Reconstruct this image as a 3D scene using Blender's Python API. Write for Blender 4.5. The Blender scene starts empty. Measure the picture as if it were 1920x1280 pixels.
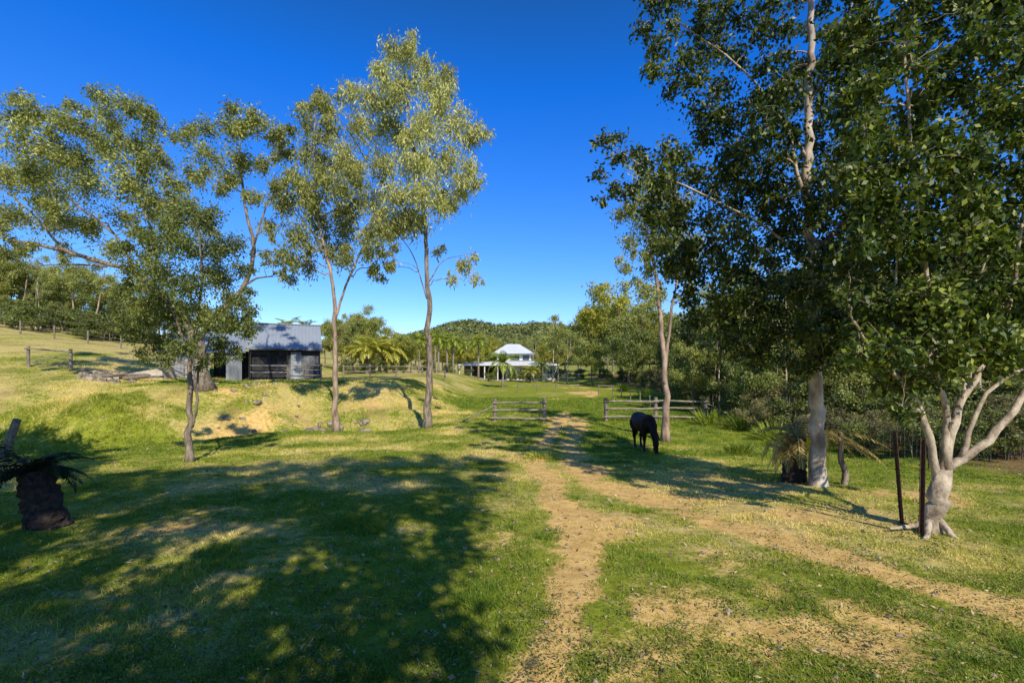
import bpy, bmesh, math, random
import numpy as np
from mathutils import Vector, Matrix
rng = np.random.default_rng(11); random.seed(11)
SC = bpy.context.scene; C = SC.collection
F, HZ, CH = 907.0, 695.0, 2.0
UX, UY = 0.35, -0.94                      # horizontal direction towards the sun
ELEV = 38.0
TE = math.tan(math.radians(ELEV))

# ------------------------------------------------------------ helpers
def ss(a, b, x):
    t = np.clip((x-a)/(b-a), 0, 1); return t*t*(3-2*t)
_T = np.random.default_rng(3).random((256, 256))
def vn(x, y, s, k=0):
    x = np.asarray(x, float)/s + 37.3*k; y = np.asarray(y, float)/s + 91.7*k
    xi = np.floor(x).astype(int); yi = np.floor(y).astype(int); fx = x-xi; fy = y-yi
    fx = fx*fx*(3-2*fx); fy = fy*fy*(3-2*fy)
    g = lambda a, b: _T[a & 255, b & 255]
    return (g(xi, yi)*(1-fx)+g(xi+1, yi)*fx)*(1-fy)+(g(xi, yi+1)*(1-fx)+g(xi+1, yi+1)*fx)*fy
def fbm(x, y, s, k=0, o=4):
    r = 0; a = .5; t = 0
    for i in range(o):
        r = r+a*vn(x, y, s, k+i); t += a; a *= .55; s *= .5
    return r/t
def _b(y): return np.interp(y, [-60, -5, 3, 7, 12, 18, 26, 40, 86, 150, 400, 3000], [1.5, .1, 0, -.2, -.6, -.95, -.7, -.4, .4, 1.2, 4, 6])
def H(x, y):
    x = np.asarray(x, float); y = np.asarray(y, float)
    z = (_b(y-1.5)+_b(y)+_b(y+1.5)+_b(y-.7)+_b(y+.7))/5
    yy = y+6*ss(-10, -17, x)
    z = z+1.75*ss(-3, -9, x)*ss(25, 33.5, yy)*(1-ss(60, 110, y))
    z = z-.5*ss(-3, -8, x)*np.exp(-((yy-25)/1.6)**2)
    hl = np.minimum(np.maximum(0, -x-20), 70)*.15
    z = z+hl*ss(22, 46, y)
    z = z+1.3*np.exp(-((x+19.5)**2/9+(y-21.5)**2/5))
    z = z+.08*np.clip(x-11, 0, 30)*ss(8, 15, y)
    bank = ss(22, 26, yy)*ss(-3, -8, x)*(1-ss(31, 35, yy))
    z = z+(.10+.85*bank)*(fbm(x, y, 2.6, 1, 5)-.5)+.06*(fbm(x, y, .5, 5, 3)-.5)+.5*(fbm(x, y, 22, 8, 2)-.5)*ss(45, 90, np.abs(x)+y*.3)
    return z
def gz(x, y): return float(H(x, y))
def P(px, py, d): return np.array([(px-960)/F*d, d, CH+(HZ-py)/F*d])

def segdist(x, y, pl):
    best = np.full(np.shape(x), 1e9)
    for (ax, ay), (bx_, by_) in zip(pl[:-1], pl[1:]):
        vx, vy = bx_-ax, by_-ay
        t = np.clip(((x-ax)*vx+(y-ay)*vy)/(vx*vx+vy*vy), 0, 1)
        best = np.minimum(best, np.hypot(x-ax-t*vx, y-ay-t*vy))
    return best
R1 = [(0.0, -3), (.25, 3), (.6, 4.5), (.8, 6.5), (.9, 10), (.6, 14), (1, 18), (2.2, 24), (3.2, 30), (6, 40), (8.8, 50), (7, 70)]
R2 = [(7.5, 1), (5.2, 3.2), (3.9, 4.8), (3.0, 7), (1.9, 10.5), (1.9, 15), (2.4, 20), (3.4, 25)]
def masks(x, y):
    n = fbm(x, y, 1.3, 20); n2 = fbm(x, y, 4.0, 30)
    w = (.27+.009*np.clip(y, 0, 60))*(.5+1.1*fbm(x, y, 1.7, 35))
    wx = x+.7*(fbm(x, y, 1.2, 44)-.5); wy = y
    fy = np.interp(y, [0, 8, 12, 18, 22, 28, 31, 36, 46, 52, 60], [.95, 1, .8, .75, .95, .95, .35, .2, .7, .6, .2])
    d = np.exp(-(segdist(wx, wy, R1)/w)**2)*(.15+1.5*n)*fy
    d = np.maximum(d, np.exp(-(segdist(wx, wy, R2)/(w*1.3))**2)*(.2+1.55*n)*np.interp(y, [0, 10, 18], [1.05, 1, .7]))
    for cx, cy, r, a in [(-4.9, 7.4, .9, .8), (2.6, 26.5, 1.6, .9), (6.8, 49, 2.4, .8), (4.6, 7.6, .8, .6), (1.5, 4.2, .7, .6), (-.2, 6.3, .5, .45), (2.6, 3.6, .6, .6), (7.5, 60, 3, .6), (-9, 28.5, 1.8, .55), (-13, 24, 2, .6), (-5, 27.5, 1.5, .55), (-15, 27, 1.8, .6), (0.2, 15.5, 1.0, .7), (.9, 3.2, .6, .6), (2.2, 5.4, .6, .5), (-11, 26, 1.4, .55)]:
        d = np.maximum(d, a*np.exp(-((x-cx)**2+((y-cy)*.7)**2)/r**2)*(.1+1.5*n))
    right = ss(-.9, .2, x)*(1-ss(9, 16, y))
    d = np.maximum(d, right*ss(.48, .68, n)*.55)
    near = 1-ss(30, 60, y)
    d = np.maximum(d, .36*ss(.55, .69, n2)*near)
    dry = .34+1.2*(n2-.5)+.9*(n-.5)
    dry = dry+.14*right+.06*ss(-3, -8, x)*ss(10, 16, y)
    dry = np.where(y > 24, dry-.22*ss(24, 30, y)*ss(-5, -1, x)*(1-ss(80, 200, y)), dry)
    mound = ss(-2.5, -7, x)*ss(23.5, 27, y+6*ss(-10, -17, x))
    dry = dry+mound*.15
    dry = dry+.10*ss(-22, -30, x)
    dry = dry-.08*ss(6, 8, x)*(1-ss(20, 30, y))
    lit = ss(11, 13.5, x-.12*(y-14))*ss(9.5, 12, y)*(1-ss(60, 90, y))*(.4+.7*n)
    lit = np.maximum(lit, ss(12, 16, x)*ss(26, 36, y)*(1-ss(80, 120, y))*.8)
    lit = np.maximum(lit, .6*np.exp(-((x+14)**2/30+(y-33)**2/14)))
    lit = np.maximum(lit, .26*ss(.54, .68, fbm(x, y, .9, 77))*(1-ss(12, 25, y)))
    lit = np.maximum(lit, .42*mound*ss(.48, .66, fbm(x, y, 1.5, 79)))
    return np.clip(d, 0, 1), np.clip(dry, 0, 1), np.clip(lit, 0, 1)

# ------------------------------------------------------------ materials
def newmat(name):
    m = bpy.data.materials.new(name); m.use_nodes = True
    nt = m.node_tree; nt.nodes.clear()
    out = nt.nodes.new('ShaderNodeOutputMaterial')
    return m, nt, out
def N(nt, t): return nt.nodes.new(t)
def ramp(nt, src, stops):
    r = nt.nodes.new('ShaderNodeValToRGB'); e = r.color_ramp.elements
    while len(e) < len(stops): e.new(.5)
    for i, (p, c) in enumerate(stops):
        e[i].position = p; e[i].color = (*c, 1)
    nt.links.new(src, r.inputs[0]); return r.outputs[0]
def mixc(nt, fac, a, b, mode='MIX'):
    m = nt.nodes.new('ShaderNodeMix'); m.data_type = 'RGBA'; m.blend_type = mode
    for i, v in ((0, fac), (6, a), (7, b)):
        if isinstance(v, (int, float)): m.inputs[i].default_value = v
        elif isinstance(v, tuple): m.inputs[i].default_value = (*v, 1)
        else: nt.links.new(v, m.inputs[i])
    return m.outputs[2]
def math_(nt, op, a, b=0.0, c=None):
    m = nt.nodes.new('ShaderNodeMath'); m.operation = op
    for i, v in ((0, a), (1, b), (2, c)):
        if v is None: continue
        if isinstance(v, (int, float)): m.inputs[i].default_value = v
        else: nt.links.new(v, m.inputs[i])
    return m.outputs[0]
def noise(nt, scale, detail=4, rough=.55, vec=None):
    n = N(nt, 'ShaderNodeTexNoise'); n.inputs['Scale'].default_value = scale; n.inputs['Detail'].default_value = detail; n.inputs['Roughness'].default_value = rough
    if vec is None:
        tc = nt.nodes.new('ShaderNodeTexCoord'); vec = tc.outputs['Object']
    nt.links.new(vec, n.inputs['Vector']); return n.outputs['Fac']
def bump(nt, h, strength, dist, bsdf):
    b = nt.nodes.new('ShaderNodeBump'); b.inputs['Strength'].default_value = strength; b.inputs['Distance'].default_value = dist
    nt.links.new(h, b.inputs['Height']); nt.links.new(b.outputs[0], bsdf.inputs['Normal'])
def leafmat(name, dark, mid, light, rough=.5, trans=.25, spec=.4):
    m, nt, out = newmat(name)
    at = nt.nodes.new('ShaderNodeAttribute'); at.attribute_name = 'var'
    col = ramp(nt, at.outputs['Fac'], [(0, dark), (.5, mid), (.95, light)])
    oi = nt.nodes.new('ShaderNodeObjectInfo')
    v = math_(nt, 'MULTIPLY_ADD', oi.outputs['Random'], .35, .85)
    hs = nt.nodes.new('ShaderNodeHueSaturation'); nt.links.new(col, hs.inputs['Color']); nt.links.new(v, hs.inputs['Value'])
    b = N(nt, 'ShaderNodeBsdfPrincipled'); b.inputs['Roughness'].default_value = rough; b.inputs['Specular IOR Level'].default_value = spec
    nt.links.new(hs.outputs[0], b.inputs['Base Color'])
    t = N(nt, 'ShaderNodeBsdfTranslucent')
    tc = mixc(nt, 1.0, hs.outputs[0], (1.25, 1.35, .5), 'MULTIPLY'); nt.links.new(tc, t.inputs['Color'])
    mx = nt.nodes.new('ShaderNodeMixShader'); mx.inputs[0].default_value = trans
    nt.links.new(b.outputs[0], mx.inputs[1]); nt.links.new(t.outputs[0], mx.inputs[2]); nt.links.new(mx.outputs[0], out.inputs[0])
    return m
def solid(name, a, b, scale=6, rough=.8, bmp=.3, bd=.02, stretch=None, spec=.3, metal=0):
    m, nt, out = newmat(name)
    tc = nt.nodes.new('ShaderNodeTexCoord'); vec = tc.outputs['Object']
    if stretch:
        mp = nt.nodes.new('ShaderNodeMapping'); mp.inputs['Scale'].default_value = stretch; nt.links.new(vec, mp.inputs[0]); vec = mp.outputs[0]
    n = noise(nt, scale, 6, .6, vec)
    col = ramp(nt, n, [(.36, a), (.64, b)])
    bs = N(nt, 'ShaderNodeBsdfPrincipled'); bs.inputs['Roughness'].default_value = rough; bs.inputs['Specular IOR Level'].default_value = spec; bs.inputs['Metallic'].default_value = metal
    nt.links.new(col, bs.inputs['Base Color']); bump(nt, n, bmp, bd, bs); nt.links.new(bs.outputs[0], out.inputs[0])
    return m
M = {}
M['gum_leaf'] = leafmat('gum_leaf', (.08, .105, .022), (.33, .345, .085), (.64, .60, .20), .5, .35)
M['gum_leaf_pale'] = leafmat('gum_leaf_pale', (.11, .13, .035), (.43, .42, .13), (.74, .68, .29), .5, .35)
M['dark_leaf'] = leafmat('dark_leaf', (.012, .028, .004), (.062, .098, .011), (.34, .37, .06), .44, .32, .4)
M['bush_leaf'] = leafmat('bush_leaf', (.040, .060, .012), (.17, .205, .045), (.40, .40, .12), .55, .3)
M['yellow_leaf'] = leafmat('yellow_leaf', (.14, .15, .02), (.38, .36, .05), (.62, .55, .10), .5, .35)
M['palm_leaf'] = leafmat('palm_leaf', (.08, .13, .015), (.28, .34, .04), (.54, .53, .09), .4, .35)
M['shaded_cycad_leaf'] = leafmat('shaded_cycad_leaf', (.006, .016, .005), (.016, .034, .010), (.04, .07, .02), .5, .2, .2)  # left cycad's shadow is put into this darkened leaf colour
M['dead_frond'] = leafmat('dead_frond', (.10, .08, .02), (.28, .20, .055), (.56, .42, .16), .6, .3)
M['twig_leaf'] = leafmat('twig_leaf', (.10, .10, .035), (.24, .22, .08), (.44, .38, .17), .6, .25)
M['grass'] = leafmat('grass', (.12, .20, .014), (.42, .42, .055), (.82, .65, .27), .6, .34)
M['litter'] = leafmat('litter', (.07, .042, .022), (.30, .19, .09), (.66, .50, .28), .7, .1)
M['far_leaf'] = leafmat('far_leaf', (.06, .075, .022), (.18, .205, .06), (.32, .33, .11), .7, .2)
M['bark_white'] = solid('bark_white', (.20, .145, .10), (.66, .55, .42), 3.0, .85, .8, .03, (1, 1, .45))
M['bark_fig'] = solid('bark_fig', (.19, .14, .095), (.60, .49, .36), 6.5, .85, 1, .035, (1, 1, .7))
M['bark_grey'] = solid('bark_grey', (.09, .068, .05), (.34, .27, .20), 9, .9, 1, .04, (1, 1, .25))
M['bark_pink'] = solid('bark_pink', (.17, .105, .07), (.48, .355, .26), 5, .8, .6, .03, (1, 1, .3))
M['bark_dark'] = solid('bark_dark', (.014, .011, .009), (.07, .048, .035), 14, .9, 1, .05)
M['palm_trunk'] = solid('palm_trunk', (.16, .13, .10), (.36, .31, .26), 10, .9, .6, .03)
M['timber'] = solid('timber', (.11, .085, .06), (.40, .34, .26), 6, .9, .8, .02, (.6, 4, 4))
M['post_timber'] = solid('post_timber', (.09, .07, .055), (.34, .28, .22), 8, .9, .8, .02, (4, 4, .6))
M['rust'] = solid('rust', (.03, .018, .013), (.11, .055, .037), 20, .8, .5, .01)
M['wire'] = solid('wire', (.15, .13, .11), (.27, .24, .21), 20, .5, 0, .01, None, .5, .3)
M['rock'] = solid('rock', (.10, .08, .06), (.46, .37, .26), 4, .9, 1, .06)
M['concrete'] = solid('concrete', (.42, .35, .26), (.58, .50, .40), 4, .9, .3, .01)
M['roof_blue'] = solid('roof_blue', (.27, .30, .35), (.30, .33, .38), 1, .55, 0, .01, None, .3)
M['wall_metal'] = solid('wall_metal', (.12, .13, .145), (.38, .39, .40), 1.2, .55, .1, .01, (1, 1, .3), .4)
M['shaded_metal'] = solid('shaded_metal', (.05, .05, .055), (.24, .24, .25), 1.6, .6, .1, .01, (1, 1, .3), .3)  # darker copy of the wall metal, shadow on the shed front painted in
M['dark_inside'] = solid('dark_inside', (.018, .018, .021), (.05, .05, .053), 3, .9, 0)  # near-black colour standing in for the unlit inside of the shed
M['white_paint'] = solid('white_paint', (.56, .56, .55), (.68, .68, .67), 1, .6, 0)
M['white_roof'] = solid('white_roof', (.58, .60, .63), (.68, .70, .73), 1, .5, 0, .01, None, .4)
M['glass'] = solid('glass', (.03, .05, .07), (.06, .09, .12), 1, .15, 0, .01, None, .8)
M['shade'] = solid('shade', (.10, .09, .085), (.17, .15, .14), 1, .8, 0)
M['horse'] = solid('horse', (.008, .005, .0035), (.026, .013, .007), 5, .6, .1, .01, None, .18)
M['horse_hair'] = solid('horse_hair', (.003, .003, .003), (.010, .008, .006), 30, .7, .3, .01, None, .2)
M['hoof'] = solid('hoof', (.03, .025, .02), (.06, .05, .04), 10, .5, .1)

def ground_mat():
    m, nt, out = newmat('ground')
    at = nt.nodes.new('ShaderNodeAttribute'); at.attribute_name = 'mask'
    sp = nt.nodes.new('ShaderNodeSeparateColor'); nt.links.new(at.outputs['Color'], sp.inputs[0])
    n1 = noise(nt, 5.5, 8, .7); n2 = noise(nt, 40, 5, .65); n3 = noise(nt, .55, 5, .6); n4 = noise(nt, 130, 3, .6); n5 = noise(nt, 1.6, 6, .65)
    nn = math_(nt, 'ADD', math_(nt, 'ADD', math_(nt, 'MULTIPLY_ADD', n1, 1.0, -.5), math_(nt, 'MULTIPLY_ADD', n2, .7, -.35)), math_(nt, 'MULTIPLY_ADD', n5, .6, -.3))
    def msk(src, lo, hi, k=1.0):
        v = math_(nt, 'ADD', src, math_(nt, 'MULTIPLY', nn, k))
        mr = nt.nodes.new('ShaderNodeMapRange'); mr.interpolation_type = 'SMOOTHSTEP'
        mr.inputs[1].default_value = lo; mr.inputs[2].default_value = hi; nt.links.new(v, mr.inputs[0]); return mr.outputs[0]
    green = mixc(nt, n2, (.13, .185, .013), (.40, .44, .05))
    green = mixc(nt, msk(n3, .3, .8, .5), green, (.34, .35, .05))
    straw = mixc(nt, n2, (.36, .28, .08), (.84, .68, .27))
    col = mixc(nt, msk(sp.outputs[1], .22, .72), green, straw)
    dirt = mixc(nt, n1, (.80, .46, .135), (.97, .70, .29))
    dirt = mixc(nt, math_(nt, 'MULTIPLY', n4, .35), dirt, (.56, .34, .13))
    col = mixc(nt, msk(sp.outputs[0], .26, .60, .85), col, dirt)
    lit = mixc(nt, n2, (.12, .075, .03), (.44, .29, .13))
    col = mixc(nt, msk(sp.outputs[2], .3, .6, .7), col, lit)
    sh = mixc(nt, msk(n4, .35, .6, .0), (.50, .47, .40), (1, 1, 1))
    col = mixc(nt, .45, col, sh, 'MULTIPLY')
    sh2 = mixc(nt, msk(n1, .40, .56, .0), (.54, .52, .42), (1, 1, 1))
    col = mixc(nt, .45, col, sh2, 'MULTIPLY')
    b = N(nt, 'ShaderNodeBsdfPrincipled'); b.inputs['Roughness'].default_value = .95; b.inputs['Specular IOR Level'].default_value = .03
    nt.links.new(col, b.inputs['Base Color'])
    hh = math_(nt, 'ADD', math_(nt, 'MULTIPLY', n2, .4), math_(nt, 'ADD', n1, math_(nt, 'MULTIPLY', n4, .15)))
    bump(nt, hh, .5, .055, b); nt.links.new(b.outputs[0], out.inputs[0]); return m
M['ground'] = ground_mat()

# ------------------------------------------------------------ mesh builders
def np_mesh(name, V, Fc, mat, attr=None, color=None, smooth=False):
    me = bpy.data.meshes.new(name); nf, k = Fc.shape
    me.vertices.add(len(V)); me.vertices.foreach_set('co', np.ascontiguousarray(V, dtype=np.float32).ravel())
    me.loops.add(nf*k); me.loops.foreach_set('vertex_index', np.ascontiguousarray(Fc, dtype=np.int32).ravel())
    me.polygons.add(nf); me.polygons.foreach_set('loop_start', np.arange(0, nf*k, k, dtype=np.int32))
    me.update(calc_edges=True)
    if attr is not None:
        a = me.attributes.new('var', 'FLOAT', 'POINT'); a.data.foreach_set('value', np.ascontiguousarray(attr, dtype=np.float32))
    if color is not None:
        a = me.attributes.new('mask', 'FLOAT_COLOR', 'POINT'); a.data.foreach_set('color', np.ascontiguousarray(color, dtype=np.float32).ravel())
    me.polygons.foreach_set('use_smooth', np.full(nf, smooth)); me.materials.append(mat); me.update()
    return me
class MB:
    def __init__(s): s.v = []; s.f = []
    def tube(s, pts, rad, n=8, wob=0, cap=True):
        pts = [np.array(p, float) for p in pts]; m = len(pts); b = len(s.v)
        if isinstance(rad, (int, float)): rad = [rad]*m
        ref = np.array([.13, .97, .21])
        for i in range(m):
            t = pts[min(i+1, m-1)]-pts[max(i-1, 0)]; t = t/(np.linalg.norm(t)+1e-9)
            r_ = ref if abs(t@ref) < .93 else np.array([1., 0, .1])
            u = np.cross(t, r_); u /= np.linalg.norm(u); w = np.cross(t, u)
            for k in range(n):
                a = 2*math.pi*k/n; r = rad[i]*(1+(random.random()-.5)*wob)
                s.v.append(tuple(pts[i]+(u*math.cos(a)+w*math.sin(a))*r))
        for i in range(m-1):
            for k in range(n):
                k2 = (k+1) % n
                s.f.append((b+i*n+k, b+i*n+k2, b+(i+1)*n+k2, b+(i+1)*n+k))
        if cap and n > 3: s.f.append(tuple(b+k for k in range(n))[::-1]); s.f.append(tuple(b+(m-1)*n+k for k in range(n)))
    def box(s, x0, x1, y0, y1, z0, z1):
        b = len(s.v)
        for z in (z0, z1):
            for x, y in ((x0, y0), (x1, y0), (x1, y1), (x0, y1)): s.v.append((x, y, z))
        for f in ((0, 3, 2, 1), (4, 5, 6, 7), (0, 1, 5, 4), (1, 2, 6, 5), (2, 3, 7, 6), (3, 0, 4, 7)): s.f.append(tuple(b+i for i in f))
    def beam(s, p, q, w, h):
        p = np.array(p, float); q = np.array(q, float); t = q-p; t /= np.linalg.norm(t)
        r_ = np.array([0, 0, 1.]) if abs(t[2]) < .9 else np.array([0, 1., 0])
        u = np.cross(t, r_); u /= np.linalg.norm(u); v = np.cross(u, t); b = len(s.v)
        for e in (p, q):
            for a, c in ((-1, -1), (1, -1), (1, 1), (-1, 1)): s.v.append(tuple(e+u*a*w/2+v*c*h/2))
        for f in ((0, 3, 2, 1), (4, 5, 6, 7), (0, 1, 5, 4), (1, 2, 6, 5), (2, 3, 7, 6), (3, 0, 4, 7)): s.f.append(tuple(b+i for i in f))
    def poly(s, pts):
        b = len(s.v); s.v += [tuple(p) for p in pts]; s.f.append(tuple(range(b, b+len(pts))))
    def corr(s, a, u, v, pitch=.2, amp=.02):
        """corrugated sheet: corner a, span u across the ribs, span v along them"""
        a, u, v = (np.array(k, float) for k in (a, u, v)); L = np.linalg.norm(u); n = int(L/pitch*4); nn = np.cross(u, v); nn /= np.linalg.norm(nn)
        b = len(s.v)
        for i in range(n+1):
            o = nn*amp*math.cos(i*math.pi/2)
            for t in (0, 1): s.v.append(tuple(a+u*i/n+v*t+o))
        for i in range(n): s.f.append((b+2*i, b+2*i+2, b+2*i+3, b+2*i+1))
    def build(s, name, mat, parent=None, smooth=False, off=None):
        me = bpy.data.meshes.new(name)
        vv = s.v if off is None else [(x-off[0], y-off[1], z-off[2]) for x, y, z in s.v]
        me.from_pydata(vv, [], s.f); me.update(); me.materials.append(mat)
        me.polygons.foreach_set('use_smooth', np.full(len(me.polygons), smooth))
        o = bpy.data.objects.new(name, me); C.objects.link(o); o.parent = parent; return o
def link(name, me, parent=None):
    o = bpy.data.objects.new(name, me); C.objects.link(o); o.parent = parent; return o
def tag(o, label=None, cat=None, group=None, kind=None):
    for k, v in (('label', label), ('category', cat), ('group', group), ('kind', kind)):
        if v: o[k] = v
    return o
def thing(name, label, cat, loc, group=None, rz=0):
    o = bpy.data.objects.new(name, None); C.objects.link(o); o.location = [float(a) for a in loc]; o.rotation_euler = (0, 0, rz); o.empty_display_size = .2
    return tag(o, label, cat, group)
def dup(root, loc, rz=0, sc=(1, 1, 1), label=None, group=None):
    r = root.copy(); C.objects.link(r); r.location = [float(a) for a in loc]; r.rotation_euler = (0, 0, rz); r.scale = sc
    if label: r['label'] = label
    if group: r['group'] = group
    for ch in list(root.children):
        c = ch.copy(); C.objects.link(c); c.parent = r
        for g in ch.children:
            d = g.copy(); C.objects.link(d); d.parent = c
    return r
def spline(pts, k=4):
    pts = [np.array(p, float) for p in pts]; q = [2*pts[0]-pts[1]]+pts+[2*pts[-1]-pts[-2]]; out = []
    for i in range(1, len(q)-2):
        for j in range(k):
            t = j/k; a, b, c, d = q[i-1:i+3]
            out.append(.5*((2*b)+(-a+c)*t+(2*a-5*b+4*c-d)*t*t+(-a+3*b-3*c+d)*t**3))
    out.append(pts[-1]); return out

def leaves(centers, tips, per, r, L, W, droop, g, tone=None, spread=.21):
    n = len(tips)*per
    idx = np.repeat(np.arange(len(tips)), per)
    t = g.uniform(.35, 1.1, (n, 1)); p = centers[idx]*(1-t)+tips[idx]*t
    sg = (r[idx]*spread)[:, None]
    off = g.normal(0, 1, (n, 3))*sg; off[:, 2] -= np.abs(g.normal(0, 1, n))*sg[:, 0]*droop
    p = p+off
    a = g.normal(0, 1, (n, 3)); a[:, 2] -= droop*1.1; a /= np.linalg.norm(a, axis=1)[:, None]+1e-9
    s = np.cross(a, g.normal(0, 1, (n, 3))); s /= np.linalg.norm(s, axis=1)[:, None]+1e-9
    l = (L*g.uniform(.6, 1.3, n))[:, None]; w = (W*g.uniform(.6, 1.3, n))[:, None]
    V = np.stack([p, p+a*l*.45+s*w, p+a*l, p+a*l*.45-s*w], 1).reshape(-1, 3)
    ct = g.uniform(-.16, .16, len(tips))
    if tone is not None: ct = ct+tone
    var = np.clip(.45+ct[idx]+g.normal(0, .17, n), 0, 1)
    Fc = np.arange(n*4).reshape(-1, 4)
    return V, Fc, np.repeat(var, 4)

def build_tree(root, limbs, clumps, L, W, cover, droop, leafm, barkm, seed, ntip=9, twig=.008, flare=True, spread=.21):
    g = np.random.default_rng(seed); random.seed(seed); base = np.array(root.location)
    mb = MB(); cand = []; crad = []
    for li, (pts, r0, r1) in enumerate(limbs):
        sp = spline(pts, 5); m = len(sp)
        rad = [r0+(r1-r0)*(i/(m-1))**.8 for i in range(m)]
        if li == 0 and flare: rad = [r*(1+.6*math.exp(-i*1.0)) for i, r in enumerate(rad)]
        for i in range(1, m): sp[i] = sp[i]+g.normal(0, .3, 3)*rad[i]
        mb.tube(sp, rad, 10, .12)
        for i in range(1 if li else m//4, m): cand.append(sp[i]); crad.append(rad[i])
    order = sorted(range(len(clumps)), key=lambda i: min(np.linalg.norm(np.array(cand)-clumps[i][0], axis=1)))
    cs, ts, rs, tones = [], [], [], []
    for i in order:
        c, r = clumps[i]; ca = np.array(cand); dv = c-ca; dist = np.linalg.norm(dv, axis=1)
        cost = dist+np.maximum(0, (ca[:, 2]-c[2])+.2*dist)*1.6
        j = int(np.argmin(cost)); s = ca[j]; d = dist[j]
        if d > .12:
            r0 = min(crad[j]*.65, .008+.012*d+.015*r); mid = (s+c)/2+np.array([g.normal(0, .06), g.normal(0, .06), .08])*d
            sp = spline([s, mid, c], 4); m = len(sp); rad = [r0+(r0*.4-r0)*(q/(m-1)) for q in range(m)]
            for q in range(1, m-1): sp[q] = sp[q]+g.normal(0, .03, 3)*d
            mb.tube(sp, rad, 6, .1, False)
            for q in range(2, m): cand.append(sp[q]); crad.append(rad[q])
        nt_ = max(5, int(ntip)); dr = g.normal(0, 1, (nt_, 3)); dr /= np.linalg.norm(dr, axis=1)[:, None]
        tips = c+dr*r*(g.uniform(.35, 1.05, (nt_, 1)))*np.array([1, 1, .85])
        for tp in tips: mb.tube([c, (c+tp)/2+np.array([0, 0, .05*r]), tp], [twig*1.6, twig*1.2, twig*.5], 3, 0, False)
        cs.append(np.repeat(c[None], nt_, 0)); ts.append(tips); rs.append(np.full(nt_, r)); tones.append(np.full(nt_, g.uniform(-.1, .1)))
    tk = mb.build('trunk', barkm, root, True, base)
    Vs, Fs, As = [], [], []; off = 0
    for c, t, r, tn in zip(cs, ts, rs, tones):
        per = max(3, int(cover*math.pi*r[0]**2/(L*W)/len(t)))
        V, Fc, A = leaves(c, t, per, r, L, W, droop, g, tn, spread)
        Vs.append(V); Fs.append(Fc+off); As.append(A); off += len(V)
    V = np.concatenate(Vs)-base
    cr = link('crown', np_mesh('crown', V, np.concatenate(Fs), leafm, np.concatenate(As)), root)
    return tk, cr

def px_tree(name, label, d, limbs, clumps, L, W, cover, droop, leafm, barkm, seed, depth=.6, group=None, ntip=9, twig=.008, extra=1, grow=1.05, spread=.21):
    g = np.random.default_rng(seed+100)
    bx0, by0 = limbs[0][0][0][:2]; b = P(bx0, by0, d); z = gz(b[0], d)
    root = thing(name, label, 'tree', (b[0], d, z), group)
    LW = []
    for k, (pts, r0, r1) in enumerate(limbs):
        w = [P(p[0], p[1], d+(p[2] if len(p) > 2 else 0)) for p in pts]
        if k == 0: w[0] = np.array([b[0], d, z-.12])
        LW.append((w, r0, r1))
    cl = []
    for c in clumps:
        cl.append((c[0], c[1], c[2]*grow)+tuple(c[3:]))
        for _ in range(extra):
            a = g.uniform(0, 6.28); cl.append((c[0]+math.cos(a)*c[2]*.95, c[1]+math.sin(a)*c[2]*.95, c[2]*g.uniform(.45, .75)))
    xs = [c[0] for c in cl]; mx = (min(xs)+max(xs))/2; hw = (max(xs)-min(xs))/2+1
    CW = []
    for c in cl:
        t = min(1, abs(c[0]-mx)/hw); R = hw/F*d*depth
        dd = c[3] if len(c) > 3 else g.uniform(-1, 1)*R*math.sqrt(1-t*t*.8)
        dd = max(-d*.45, dd)
        CW.append((P(c[0], c[1], d+dd), c[2]/F*d))
    build_tree(root, LW, CW, L, W, cover, droop, leafm, barkm, seed, ntip, twig, True, spread)
    return root
def inpoly(x, y, poly):
    r = False; j = len(poly)-1
    for i in range(len(poly)):
        xi, yi = poly[i]; xj, yj = poly[j]
        if (yi > y) != (yj > y) and x < (xj-xi)*(y-yi)/(yj-yi)+xi: r = not r
        j = i
    return r
def fill(poly, spacing, r0, r1, seed, n=3000):
    g = random.Random(seed); xs = [p[0] for p in poly]; ys = [p[1] for p in poly]; out = []
    for _ in range(n):
        x, y = g.uniform(min(xs), max(xs)), g.uniform(min(ys), max(ys))
        if inpoly(x, y, poly) and all((x-a)**2+(y-b)**2 > spacing**2 for a, b, _r in out): out.append((x, y, g.uniform(r0, r1)))
    return out

# ------------------------------------------------------------ ground
def axis(step, knee, grow, mx):
    a = [0.0]
    while a[-1] < mx: a.append(a[-1]+max(step, step*a[-1]/knee*grow))
    return np.array(a)
xp = axis(.13, 6, 1.1, 3000); xs = np.concatenate([-xp[:0:-1], xp])
yp = axis(.11, 6, 1.1, 3000); ys = np.concatenate([-axis(.6, 6, 1.5, 60)[:0:-1], yp])
X, Y = np.meshgrid(xs, ys); Z = H(X, Y)
nx, ny = len(xs), len(ys)
V = np.stack([X.ravel(), Y.ravel(), Z.ravel()], 1)
ii = (np.arange(ny-1)[:, None]*nx+np.arange(nx-1)[None]).ravel()
Fc = np.stack([ii, ii+1, ii+1+nx, ii+nx], 1)
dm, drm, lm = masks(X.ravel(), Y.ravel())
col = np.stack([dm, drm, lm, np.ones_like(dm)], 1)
tag(link('ground', np_mesh('ground', V, Fc, M['ground'], None, col, True)), kind='structure')

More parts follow.
